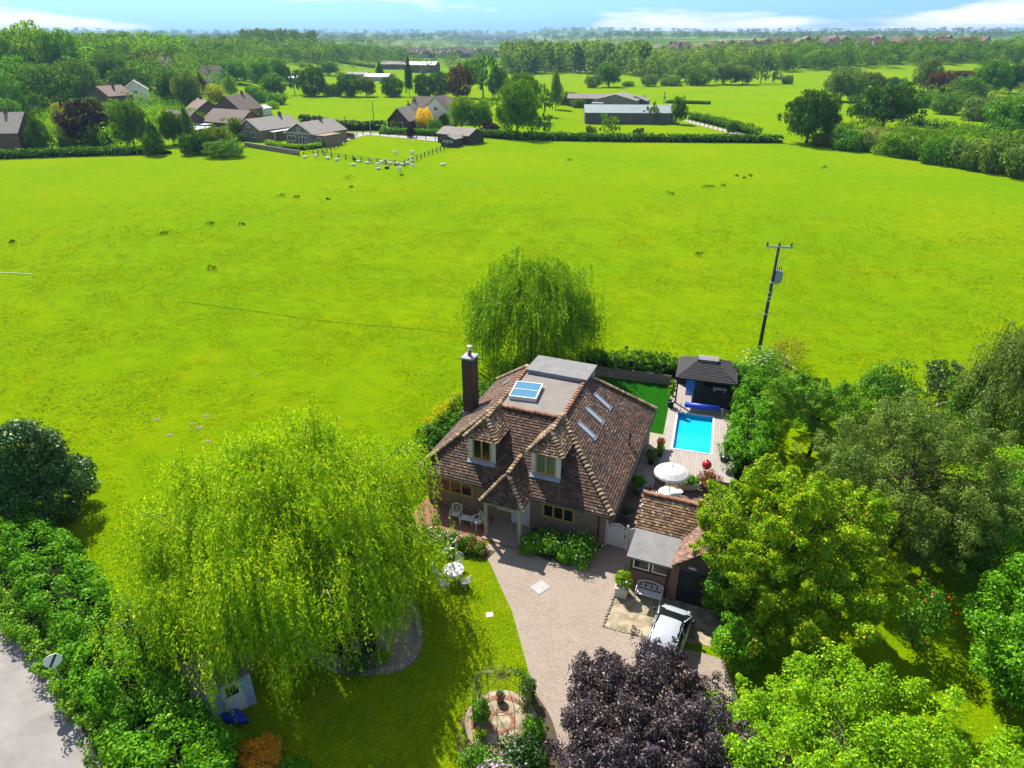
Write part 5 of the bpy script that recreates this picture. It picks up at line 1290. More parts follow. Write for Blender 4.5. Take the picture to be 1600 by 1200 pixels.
# ------------------------------------------------------------------ tufts and stones on the field
spots = [(545, 281), (549, 293), (440, 308), (512, 312), (463, 310), (378, 352), (330, 352), (20, 380), (332, 422), (259, 366), (1092, 400), (1103, 295), (1130, 292), (1112, 294), (1289, 263), (1152, 276), (1163, 279), (1172, 276), (628, 275), (1048, 305), (890, 252)]
side = ['near the paddock corner', 'below the paddock', 'in the middle of the far field', 'left of the pole']
gen = []
for i, (px, py) in enumerate(spots):
    x, y = at(px, py); s = rng.uniform(.5, 1.1) * (1.6 if i == 0 else 1)
    V, C = crown((0, 0, .25 * s), (.6 * s, .45 * s, .35 * s), 8, .3 * s, 120, .22, zmin=-.3, aspect=.3)
    V[:, :, 2] = np.maximum(V[:, :, 2], .0)
    o = quads('rush_tuft', V, 'rush_leaf'); o.location = (x, y, 0)
    far_ = 'leftmost dark rush tuft on the grazing field, at the picture edge' if i == 7 else 'large dark rush tuft below the sheep' if i == 0 else 'dark rush tuft to the right of the utility pole on the field' if i == 14 else 'small dark rush tuft on the open grazing field'
    tag(o, far_, 'tuft', 'dark rush tufts on the field')
for i in range(8):
    px, py = [(347, 560), (401, 585), (245, 655), (300, 662), (312, 668), (322, 650), (325, 690), (265, 680), (240, 690), (280, 672), (330, 540), (958, 300), (375, 520)][i]
    x, y = at(px, py)
    mb = MB(); s = rng.uniform(.14, .24); mb.lathe([(s, 0), (s * .9, .02), (s * .4, .04), (0, .045)], n=8, sx=1.3)
    o = mb.build('earth_mound', 'bare_earth'); o.location = (x, y, 0); tag(o, 'small pale patch of scraped earth in the field grass', 'earth mound', 'pale earth patches on the field')
x, y = at(10, 427); o = MB().tube([(-3, .3, .06), (0, 0, .06), (3.5, -.5, .06)], .05, 6).build('pale_pole', 'cream_render'); o.location = (x, y, 0); tag(o, 'long pale pole lying in the grass at the left edge', 'pole')
# ------------------------------------------------------------------ middle distance: trees from unit crowns
def proto(kind, n, size, seed):
    global rng
    keep = rng; rng = np.random.default_rng(seed)
    if kind == 'round': V, C = crown((0, 0, .53), (.85, .85, .45), 130, .2, n, size, zmin=-.85, shell=(.62, 1.0), flat=.55, rough=.1, inner=.25)
    elif kind == 'dense': V, C = crown((0, 0, .47), (.84, .84, .47), 90, .24, n, size, zmin=-.95, shell=(.75, 1.0), flat=.5, rough=.07)
    elif kind == 'loose': V, C = crown((0, 0, .57), (.98, .98, .43), 90, .16, n, size, flat=.5, rough=.2, lobes=12, spray=.5)
    elif kind == 'poplar':
        V, C = crown((0, 0, .52), (.8, .8, .46), 80, .42, n, size, zmin=-.9, shell=(.5, .95), flat=.28, rough=.1)
        f = np.clip(1.25 - V[:, :, 2:3].mean(1, keepdims=True), .3, 1); V[:, :, :2] *= f
    elif kind == 'conifer':
        V, C = crown((0, 0, .5), (.95, .95, .5), 90, .26, n, size, zmin=-.98, shell=(.7, 1.0), flat=.35, rough=.07)
        f = np.clip(1.1 - V[:, :, 2:3].mean(1, keepdims=True), .08, 1.0); V[:, :, :2] *= f
    elif kind == 'shrub': V, C = crown((0, 0, .4), (.84, .84, .5), 45, .3, n, size, zmin=-.8, shell=(.6, 1.0), flat=.6)
    V[:, :, 2] = np.maximum(V[:, :, 2], .0)
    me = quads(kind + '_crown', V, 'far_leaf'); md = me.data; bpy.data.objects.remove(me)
    mb = MB(); mb.tube([(0, 0, -.03), (.01, .0, .3), (0, .01, .8)], [.05, .035, .012], 6)
    for c in C[rng.choice(len(C), 9)]: mb.tube([(0, 0, rng.uniform(.2, .5)), c * np.array([.5, .5, .9]), c], [.02, .012, .003], 4)
    tm = mb.build('trunk', 'bark'); td = tm.data; bpy.data.objects.remove(tm)
    rng = keep
    return md, td
PRO = {k: [proto(k, n, s, 11 + 7 * i + j) for i in range(2)] for j, (k, n, s) in enumerate((('round', 13000, .06), ('dense', 7500, .07), ('loose', 4500, .075), ('poplar', 6000, .08), ('conifer', 6000, .08), ('shrub', 4500, .1)))}
CO = dict(mid=(.08, .2, .008), dark=(.042, .125, .008), lime=(.17, .36, .006), olive=(.12, .19, .018), grey=(.12, .22, .045), purple=(.028, .014, .026), copper=(.09, .055, .025), gold=(.6, .5, .008), yellow=(.28, .35, .01), bright=(.085, .25, .01), cream=(.22, .28, .1))
NT_ = [0]
def mtree(px, by, ty, wp, kind, colr, label, name='tree', cat='tree', group=None):
    x, y, z, h, w = place(px, by, ty, wp)
    md, td = PRO[kind][NT_[0] % 2]; NT_[0] += 1
    t = thing(name, label, cat, (x, y, z - .1), rng.uniform(0, 6.28), group)
    t.scale = (w / 2 * 1.05, w / 2 * 1.05, h)
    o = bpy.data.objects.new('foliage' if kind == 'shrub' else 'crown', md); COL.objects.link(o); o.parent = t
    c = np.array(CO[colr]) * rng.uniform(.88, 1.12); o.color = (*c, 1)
    o = bpy.data.objects.new('stem' if kind == 'shrub' else 'trunk', td); COL.objects.link(o); o.parent = t
    return t
B_ = dict(name='bush', cat='bush')
for a in (
    (12, 128, 42, 74, 'dense', 'lime', 'tall bright tree on the wooded hill, at the left picture edge'),
    (62, 128, 33, 84, 'dense', 'lime', 'tallest bright green tree topping the wooded hill'),
    (106, 132, 44, 60, 'dense', 'bright', 'rounded tree on the right shoulder of the wooded hill'),
    (30, 160, 88, 80, 'dense', 'bright', 'broad mid-green tree in front of the hilltop trees'),
    (82, 165, 97, 80, 'dense', 'mid', 'dark rounded tree below the tall hilltop pair'),
    (125, 158, 88, 70, 'dense', 'mid', 'dark tree between the wooded hill and brown-roofed house'),
    (5, 172, 105, 60, 'dense', 'bright', 'leafy tree at the left edge above the grey-roofed house'),
    (60, 196, 140, 50, 'loose', 'mid', 'small loose tree behind the dark conifer'),
    (20, 190, 150, 45, 'shrub', 'bright', 'bright shrubby tree above the grey-roofed house'),
    (150, 158, 122, 50, 'shrub', 'grey', 'pale grey-green tree left of the cream gabled house'),
    (205, 150, 104, 60, 'dense', 'dark', 'dark evergreen behind the cream gabled house'),
    (175, 130, 82, 60, 'round', 'mid', 'tree on the hillside left of the far brown house'),
    (225, 118, 78, 55, 'loose', 'olive', 'olive tree on the hillside above the far brown house'),
    (66, 236, 173, 48, 'conifer', 'dark', 'dark conical evergreen behind the left field hedge'),
    (113, 224, 183, 45, 'dense', 'cream', 'round cream-flowering bush beside the purple tree'),
    (105, 230, 210, 24, 'shrub', 'olive', 'low olive shrub in front of the cream-flowering bush'),
    (149, 230, 204, 22, 'conifer', 'dark', 'small pointed conifer under the purple tree, the left of two'),
    (171, 230, 204, 22, 'conifer', 'dark', 'small pointed conifer under the purple tree, the right of two'),
    (141, 224, 152, 68, 'dense', 'purple', 'dark purple tree among the far gardens at left'),
    (99, 195, 158, 32, 'shrub', 'yellow', 'yellow shrub left of the purple tree'),
    (180, 212, 172, 28, 'loose', 'lime', 'lime shrub between purple tree and drooping tree'),
    (210, 228, 156, 58, 'round', 'mid', 'drooping light tree behind the left field hedge'),
    (245, 242, 185, 44, 'conifer', 'dark', 'broad dark conifer at the end of the left field hedge'),
    (272, 226, 172, 40, 'round', 'dark', 'dark tree between conifer and the slim upright tree'),
    (296, 216, 163, 26, 'poplar', 'mid', 'slim upright green tree in front of the flat-roofed carports'),
    (296, 242, 208, 28, 'dense', 'dark', 'dark upright bush at the left of the boundary wall'),
    (320, 240, 200, 34, 'shrub', 'dark', 'dark bush behind the clipped round one'),
    (347, 237, 194, 34, 'shrub', 'olive', 'tall olive bush below the brown bungalow roofs'),
    (352, 245, 218, 60, 'dense', 'mid', 'big clipped round bush at the field edge'),
    (371, 218, 182, 26, 'round', 'grey', 'silvery tree beside the garden wall'),
    (379, 221, 207, 11, 'dense', 'mid', 'small clipped ball by the silvery tree'),
    (275, 172, 112, 50, 'round', 'dark', 'dark green tree behind the pink-roofed house'),
    (300, 180, 112, 46, 'round', 'grey', 'greyish tree left of the copper one'),
    (316, 146, 113, 24, 'poplar', 'copper', 'copper-brown tree behind the pink-roofed house'),
    (338, 158, 130, 28, 'shrub', 'yellow', 'golden shrub behind the steep-roofed house'),
    (362, 152, 112, 30, 'poplar', 'lime', 'lime upright tree behind the steep-roofed house'),
    (366, 130, 93, 52, 'round', 'bright', 'bright tree left of the golden-topped one'),
    (386, 122, 96, 22, 'conifer', 'gold', 'golden-topped tree beyond the bungalows'),
    (412, 138, 92, 42, 'round', 'bright', 'bright rounded tree right of the golden-topped one'),
    (436, 132, 92, 40, 'round', 'mid', 'mid-green tree beside the largest dark tree of the back field'),
    (430, 152, 116, 42, 'round', 'mid', 'rounded tree left of the back field corner'),
    (400, 160, 132, 34, 'shrub', 'bright', 'leafy bush behind the white conservatory'),
    (433, 163, 143, 32, 'shrub', 'bright', 'bright bush at the left corner of the back field'),
    (427, 170, 157, 20, 'dense', 'lime', 'lime clipped bush by the white conservatory'),
    (461, 148, 106, 26, 'loose', 'dark', 'loose dark tree left of the largest dark back-field tree'),
    (490, 150, 100, 44, 'dense', 'dark', 'largest dense dark tree on the edge of the back field'),
    (515, 118, 97, 34, 'round', 'mid', 'rounded tree behind the row along the back field'),
    (520, 150, 128, 30, 'shrub', 'olive', 'low olive tree in the back field row'),
    (546, 151, 113, 40, 'dense', 'dark', 'dark tree with shaded underside in the back field row'),
    (573, 151, 118, 32, 'round', 'olive', 'olive-tinted tree in the back field row'),
    (594, 121, 96, 16, 'poplar', 'dark', 'short dark upright tree beyond the back field row'),
    (613, 151, 116, 36, 'dense', 'dark', 'dark round tree left of the tall slim poplar'),
    (640, 151, 84, 16, 'poplar', 'dark', 'tall slim dark poplar at the back field'),
    (662, 152, 112, 30, 'dense', 'dark', 'dark tree immediately right of the tall slim poplar'),
    (688, 152, 110, 36, 'dense', 'dark', 'dark spreading tree between slim poplar and copper tree'),
    (719, 153, 99, 40, 'dense', 'copper', 'copper tinted tree in the back field row'),
    (755, 153, 88, 54, 'loose', 'bright', 'tall airy bright tree right of the copper one'),
    (779, 153, 103, 34, 'round', 'mid', 'mid-green tree behind the biggest round field tree'),
    (740, 130, 92, 40, 'round', 'bright', 'pale bright tree behind the tall airy one'),
    (649, 190, 156, 26, 'loose', 'olive', 'thin half-bare tree between small house and yellow bush'),
    (663, 200, 167, 28, 'dense', 'gold', 'bright golden yellow bush beside the white house'),
    (619, 202, 184, 20, 'dense', 'yellow', 'clipped yellow-green ball near the brown small house'),
    (642, 215, 196, 14, 'dense', 'purple', 'small round purple tree on the lane verge'),
    (656, 201, 187, 18, 'shrub', 'cream', 'greyish shrub under the golden bush'),
    (679, 204, 185, 24, 'dense', 'bright', 'bright round bush in front of the white house'),
    (695, 196, 177, 18, 'dense', 'mid', 'clipped dark ball against the white house wall'),
    (706, 204, 193, 16, 'shrub', 'grey', 'pale grey shrub at the end of the white house garden'),
    (722, 203, 148, 42, 'round', 'lime', 'lime-green tree hiding the end of the white house'),
    (750, 204, 158, 44, 'round', 'bright', 'green tree right of the lime one by the lane'),
    (765, 208, 188, 30, 'shrub', 'purple', 'reddish purple shrub under the biggest round tree'),
    (808, 213, 128, 72, 'round', 'mid', 'biggest round tree on the far side of the field'),
    (814, 190, 112, 62, 'round', 'mid', 'tree standing behind the biggest round one'),
    (850, 182, 133, 32, 'loose', 'bright', 'airy light tree next to the grey poplar'),
    (868, 171, 104, 24, 'poplar', 'grey', 'broad grey-green poplar left of the farm'),
    (851, 213, 177, 26, 'loose', 'bright', 'young leafy tree right of the biggest round tree'),
    (922, 215, 194, 18, 'shrub', 'olive', 'brownish upright shrub before the long barn'),
    (951, 215, 178, 30, 'loose', 'lime', 'bright ivy-trunked tree before the long barn'),
    (997, 216, 198, 20, 'shrub', 'dark', 'dark small tree before the farm paddock'),
    (1060, 194, 152, 26, 'round', 'mid', 'dark upright tree at the end of the long barn'),
    (1020, 193, 163, 30, 'loose', 'olive', 'thin olive tree in front of the long barn roof'),
    (893, 158, 142, 30, 'shrub', 'dark', 'dark bush left of the farm sheds'),
    (882, 164, 148, 18, 'shrub', 'mid', 'green bush beside the grey poplar'),
    (903, 168, 152, 24, 'shrub', 'mid', 'bush at the corner of the farm sheds'),
    (925, 155, 147, 20, 'shrub', 'mid', 'small bush behind the low farm shed'),
    (983, 162, 150, 16, 'shrub', 'mid', 'bush at the right end of the farm sheds'),
    (1006, 160, 148, 9, 'poplar', 'mid', 'young tree beside the farm power pole'),
    (1142, 206, 187, 20, 'shrub', 'mid', 'bush along the farm track hedge'),
    (926, 137, 116, 26, 'dense', 'grey', 'grey-green bush beside the lone field oak'),
    (951, 136, 100, 40, 'round', 'mid', 'lone dark oak in the middle far field'),
    (981, 135, 126, 20, 'shrub', 'mid', 'low bush right of the lone field oak'),
    (1015, 135, 115, 26, 'dense', 'grey', 'round grey-green bush in the far field hedge'),
    (1048, 134, 117, 34, 'shrub', 'grey', 'wide grey-green bush in the far field hedge'),
    (1070, 128, 100, 34, 'round', 'grey', 'pale willow behind the dark field tree'),
    (1090, 133, 102, 46, 'dense', 'mid', 'dark green rounded tree in the far field hedge'),
    (1130, 132, 99, 42, 'round', 'grey', 'silvery willow in the far field hedge, biggest of the clump'),
    (1160, 132, 101, 36, 'round', 'grey', 'silvery willow right of the biggest in the clump'),
    (1188, 131, 103, 26, 'loose', 'grey', 'thin silvery tree near the end of the far clump'),
    (1210, 131, 109, 18, 'loose', 'grey', 'small silvery tree second from the end of the far clump'),
    (1229, 131, 115, 20, 'shrub', 'grey', 'last small bush of the far silvery clump'),
    (1260, 224, 138, 86, 'round', 'dark', 'large dark tree at the hedge corner of the field'),
    (1378, 202, 130, 104, 'round', 'dark', 'wide dark oak behind the right-hand hedge'),
    (1312, 158, 104, 56, 'round', 'grey', 'pale grey-green willow behind the dark corner tree'),
    (1334, 160, 108, 36, 'dense', 'grey', 'darker grey willow next to the pale one'),
    (1362, 140, 110, 36, 'shrub', 'olive', 'olive bush on the slope above the wide dark oak'),
    (1442, 144, 90, 40, 'round', 'grey', 'tall pale tree on the slope above the right hedge'),
    (1460, 148, 111, 36, 'round', 'copper', 'brownish tree right of the tall pale one'),
    (1395, 140, 118, 34, 'shrub', 'dark', 'dark bush on the slope behind the wide oak'),
    (1476, 178, 144, 48, 'dense', 'mid', 'rounded dark bush in the right-hand rough meadow'),
    (1442, 168, 140, 26, 'shrub', 'bright', 'small bright bush beside the rounded dark one'),
    (1522, 188, 150, 46, 'shrub', 'grey', 'silvery shrub leaning over the right-hand meadow'),
    (1505, 160, 122, 60, 'round', 'mid', 'green tree behind the silvery meadow shrub'),
    (1540, 152, 92, 54, 'round', 'bright', 'bright tree high on the right-hand slope'),
    (1575, 146, 100, 56, 'round', 'dark', 'dark tree at the right edge on the slope'),
    (1500, 128, 108, 60, 'shrub', 'copper', 'brownish thicket on the right-hand slope'),
    (1578, 214, 150, 92, 'round', 'bright', 'large green oak at the right picture edge above the hedge'),
    (1550, 182, 148, 40, 'shrub', 'grey', 'grey bush left of the large right-edge oak')):
    if a[4] == 'shrub': mtree(*a, **B_)
    else: mtree(*a)
# the rough right-hand hedge: separate bushes
for px, by, ty, wp, c, lab in ((1284, 228, 203, 40, 'olive', 'brownish bush beginning the right hedge beside the corner tree'), (1326, 234, 198, 58, 'bright', 'bright hedge bush second from the corner tree'), (1362, 236, 195, 46, 'cream', 'pale flowering bush in the right hedge'), (1395, 243, 202, 56, 'lime', 'lime topped bush in the middle of the right hedge'), (1432, 248, 206, 52, 'mid', 'dark green bush in the middle of the right hedge'),
        (1468, 255, 208, 62, 'bright', 'broad bright bush in the right hedge before its silver part'), (1512, 262, 213, 64, 'grey', 'silvery bush in the right hedge'), (1552, 268, 210, 66, 'grey', 'tall silvery bush near the right edge of the hedge'), (1598, 277, 212, 76, 'grey', 'silvery bush cut by the right picture edge')):
    mtree(px, by, ty, wp, 'shrub', c, lab, 'bush', 'bush', 'bushes of the right-hand field hedge')
# ------------------------------------------------------------------ hedges, fences of the middle distance
def mhedge(name, label, pts, w, h, n, size, mat='hedge_leaf', rough=.12): return hedge(name, label, 'hedge', [at(*p) for p in pts], w, h, n, size, mat, rough, step=4, sq=.35)
mhedge('field_hedge', 'long clipped hedge along the far side of the big field', [(752, 214), (800, 218), (950, 221), (1100, 222), (1222, 223)], 2.2, 2.0, 9000, .5)
mhedge('field_hedge', 'clipped hedge along the far left edge of the field', [(-60, 250), (60, 246), (150, 243), (268, 240)], 2.4, 1.9, 6000, .45)
mhedge('lane_hedge', 'clipped lane hedge in front of the white house', [(594, 209), (660, 212), (738, 214)], 1.8, 1.8, 3000, .4, 'laurel_leaf')
mhedge('garden_hedge', 'dark tall hedge behind the lamp post and lane', [(470, 192), (535, 204), (605, 203)], 2, 2.6, 3000, .45, 'dark_leaf')
mhedge('garden_hedge', 'bright clipped hedge curving round the nearer bungalow garden', [(417, 226), (440, 233), (475, 237), (500, 231), (522, 224)], 1.4, 1.3, 2600, .32, 'lime_maple_leaf')
mhedge('track_hedge', 'scrubby low hedge along the farm track', [(1078, 186), (1120, 196), (1186, 213)], 2.5, 2.2, 2200, .5, rough=.4)
mhedge('field_hedge', 'thin hedge line crossing the pasture right of the farm', [(1040, 161), (1075, 162), (1110, 163)], 2, 1.2, 700, .5)
mhedge('field_hedge', 'thin dark hedge line beyond the back field', [(450, 101), (520, 104), (585, 107)], 3, 2.5, 900, .9)
mhedge('field_hedge', 'scrubby hedge below the large right-edge oak', [(1420, 196), (1490, 206), (1600, 226)], 3, 2.4, 2600, .5, rough=.4)
for a, b, lab, hb, mt in (((383, 229), (468, 243), 'low grey boundary wall below the bungalow gardens', 1.1, 'sleeper_wall'),):
    p, q = at(*a), at(*b); L = math.dist(p, q)
    o = MB().box(0, -.15, 0, L, .15, hb).build('garden_wall', mt); o.location = (*p, 0); o.rotation_euler = (0, 0, atan2(q[1] - p[1], q[0] - p[0])); tag(o, lab, 'wall')
def fence(label, pts, npost, h=1.15, rails=2, mat='dark_timber', name='post_and_rail_fence'):
    P = np.array([at(*p) for p in pts]); seg = np.linalg.norm(np.diff(P, axis=0), axis=1); L = seg.sum()
    t = thing(name, label, 'fence', (*P[0], 0))
    Q = P - P[0]
    def ev(s):
        for i, l in enumerate(seg):
            if s <= l or i == len(seg) - 1: return Q[i] + (Q[i + 1] - Q[i]) * s / l
            s -= l
    for k in range(npost):
        p = ev(L * k / (npost - 1)); MB().box(p[0] - .09, p[1] - .09, 0, p[0] + .09, p[1] + .09, h + rng.uniform(-.05, .05)).build('post', mat, t)
    for r_ in range(rails):
        z = h * (.45 + .42 * r_) if rails == 2 else h * .8
        MB().tube([(*ev(L * k / (npost - 1)), z) for k in range(npost)], .045, 4).build('rail', mat, t)
fence('post and rail fence along the near side of the sheep paddock', [(497, 243), (545, 250), (600, 257), (632, 260)], 12)
fence('post and rail fence on the right side of the sheep paddock', [(632, 259), (668, 244), (700, 232)], 12)
fence('post and rail fence beside the lane at the back of the paddock', [(548, 216), (573, 210), (640, 216), (695, 222)], 12)
fence('thin post fence below the long barn paddock', [(1020, 216), (1100, 217), (1160, 213)], 14, 1.0, 1)
fence('low dark fence by the nearer bungalow garden', [(475, 244), (505, 240), (540, 226)], 9, 1.0)
fence('post fence edging the farm track', [(1075, 190), (1120, 203), (1172, 217)], 14, 1.0, 1)
sheet('road', [at(*p) for p in ((530, 216), (541, 208), (575, 207), (640, 211), (735, 217), (735, 224), (690, 222), (640, 217), (575, 211), (550, 217), (535, 224))], .05, 'lane_concrete')
sheet('track', [at(*p) for p in ((1066, 189), (1076, 188), (1176, 213), (1164, 215))], .05, 'gravel_track')
sheet('drive', [at(*p) for p in ((455, 222), (480, 222), (500, 228), (470, 230))], .05, 'lane_concrete')
# ------------------------------------------------------------------ houses of the middle distance
def gable_house(name, label, px, by, w, d, hw_, hr, rz, wall, roof, cat='house', chim=None, wins=(), over=.3, hip=0, extra=None, porch=None, group=None, z=None):
    x, y, zz = atT(px, by)
    t = thing(name, label, cat, (x, y, zz - .05), rz, group)
    mb = MB().box(-w / 2, -d / 2, 0, w / 2, d / 2, hw_)
    mb.quad((-w / 2, -d / 2, hw_), (w / 2, -d / 2, hw_), (w / 2 * hip, -d / 2, hw_ + hr * (1 - hip)), (0, -d / 2, hw_ + hr) if not hip else (-w / 2 * hip, -d / 2, hw_ + hr * (1 - hip)))
    mb.quad((w / 2, d / 2, hw_), (-w / 2, d / 2, hw_), (0, d / 2, hw_ + hr)); mb.build('wall', wall, t)
    k = hr / (w / 2); e = over
    mb = MB(); zt = hw_ + hr + .12
    for s in (-1, 1):
        p = [(s * (w / 2 + e), -d / 2 - e, hw_ - e * k + .12), (s * (w / 2 + e), d / 2 + e, hw_ - e * k + .12), (0, d / 2 + e, zt), (0, -d / 2 - e, zt)]
        mb.slabpoly(p if s > 0 else p[::-1], .16)
    rf = mb.build('roof', roof, t)
    for cx, cy in (chim or ()): MB().box(cx - .4, cy - .3, hw_ + .5, cx + .4, cy + .3, hw_ + hr + 1.0).lathe([(.12, 0), (.1, .4)], (cx, cy, hw_ + hr + 1.0), 8).build('chimney', 'far_brick', rf)
    for f, a, b, z0, z1, n in wins:
        if f == 'f': framed('window', t, a, b, z0, z1, -d / 2, n, 'white_paint', 'window_glass', .14, .08)
        elif f == 'l': framed('window', t, a, b, z0, z1, -w / 2, n, 'white_paint', 'window_glass', .14, .08, -1, 'y')
        elif f == 'r': framed('window', t, a, b, z0, z1, w / 2, n, 'white_paint', 'window_glass', .14, .08, 1, 'y')
    return t
g1 = gable_house('bungalow', 'brown brick bungalow with white windows, nearest the paddock lane', 496, 222, 9.4, 13, 2.9, 2.5, R(-26), 'house_brick', 'slate_tiles', 'bungalow', [(0, 2.0)], [('f', -4.0, -1.4, .9, 2.3, 3), ('f', -.2, .7, .1, 2.2, 1), ('f', .8, 2.3, .9, 2.2, 2), ('f', -.7, .5, 3.3, 4.3, 2)])
MB().box(4.7, -6.2, 0, 8.0, 0, 2.5).box(4.6, -6.4, 2.5, 8.2, .1, 2.75).build('side_wing', 'house_brick', g1)
framed('window', g1, 5.2, 6.6, .9, 2.1, -6.2, 2, 'white_paint', 'window_glass', .14, .08)
MB().box(-4.75, -6.6, 2.85, 4.75, -6.45, 3.1).build('fascia', 'white_paint', g1)
mb = MB(); mb.tube([(-4.95, -6.85, 2.8), (0, -6.85, 5.45), (4.95, -6.85, 2.8)], .12, 4); mb.build('bargeboard', 'white_paint', g1)
g2 = gable_house('bungalow', 'brown brick bungalow with white windows, set back behind the white carport', 424, 215, 9.2, 14, 2.9, 2.5, R(-32), 'house_brick', 'slate_tiles', 'bungalow', [(0, 4)], [('f', -3.9, -1.3, .9, 2.3, 3), ('f', .6, 2.4, .9, 2.3, 2), ('f', -.7, .5, 3.3, 4.3, 2)])
mb = MB(); mb.tube([(-4.85, -7.35, 2.8), (0, -7.35, 5.45), (4.85, -7.35, 2.8)], .12, 4); mb.build('bargeboard', 'white_paint', g2)
def carport(label, px, by, w, d, rz):
    x, y = at(px, by); t = thing('carport', label, 'carport', (x, y, 0), rz)
    for sx_ in (-1, 1):
        for sy_ in (-1, 1): MB().box(sx_ * w / 2 - .08, sy_ * d / 2 - .08, 0, sx_ * w / 2 + .08, sy_ * d / 2 + .08, 2.3).build('post', 'white_paint', t)
    mb = MB()
    for k in range(6): a = -d / 2 - .2 + k * (d + .4) / 6; mb.slabpoly([(-w / 2 - .2, a, 2.35 + .03 * k), (w / 2 + .2, a, 2.35 + .03 * k), (w / 2 + .2, a + (d + .4) / 6 - .06, 2.42 + .03 * k), (-w / 2 - .2, a + (d + .4) / 6 - .06, 2.42 + .03 * k)], .1)
    mb.build('roof', 'corrugated_white', t)
    MB().box(-w / 2 + .1, d / 2 - .1, 0, w / 2 - .1, d / 2, 2.25).build('back_panel', 'dark_brick', t)
carport('white slatted carport between the two bungalows', 438, 217, 5, 8, R(-30))
carport('long pale flat carport left of the silvery tree', 322, 205, 9, 8, R(-20)); carport('pale flat roof below the long one beside the upright tree', 308, 214, 6, 5, R(-20))
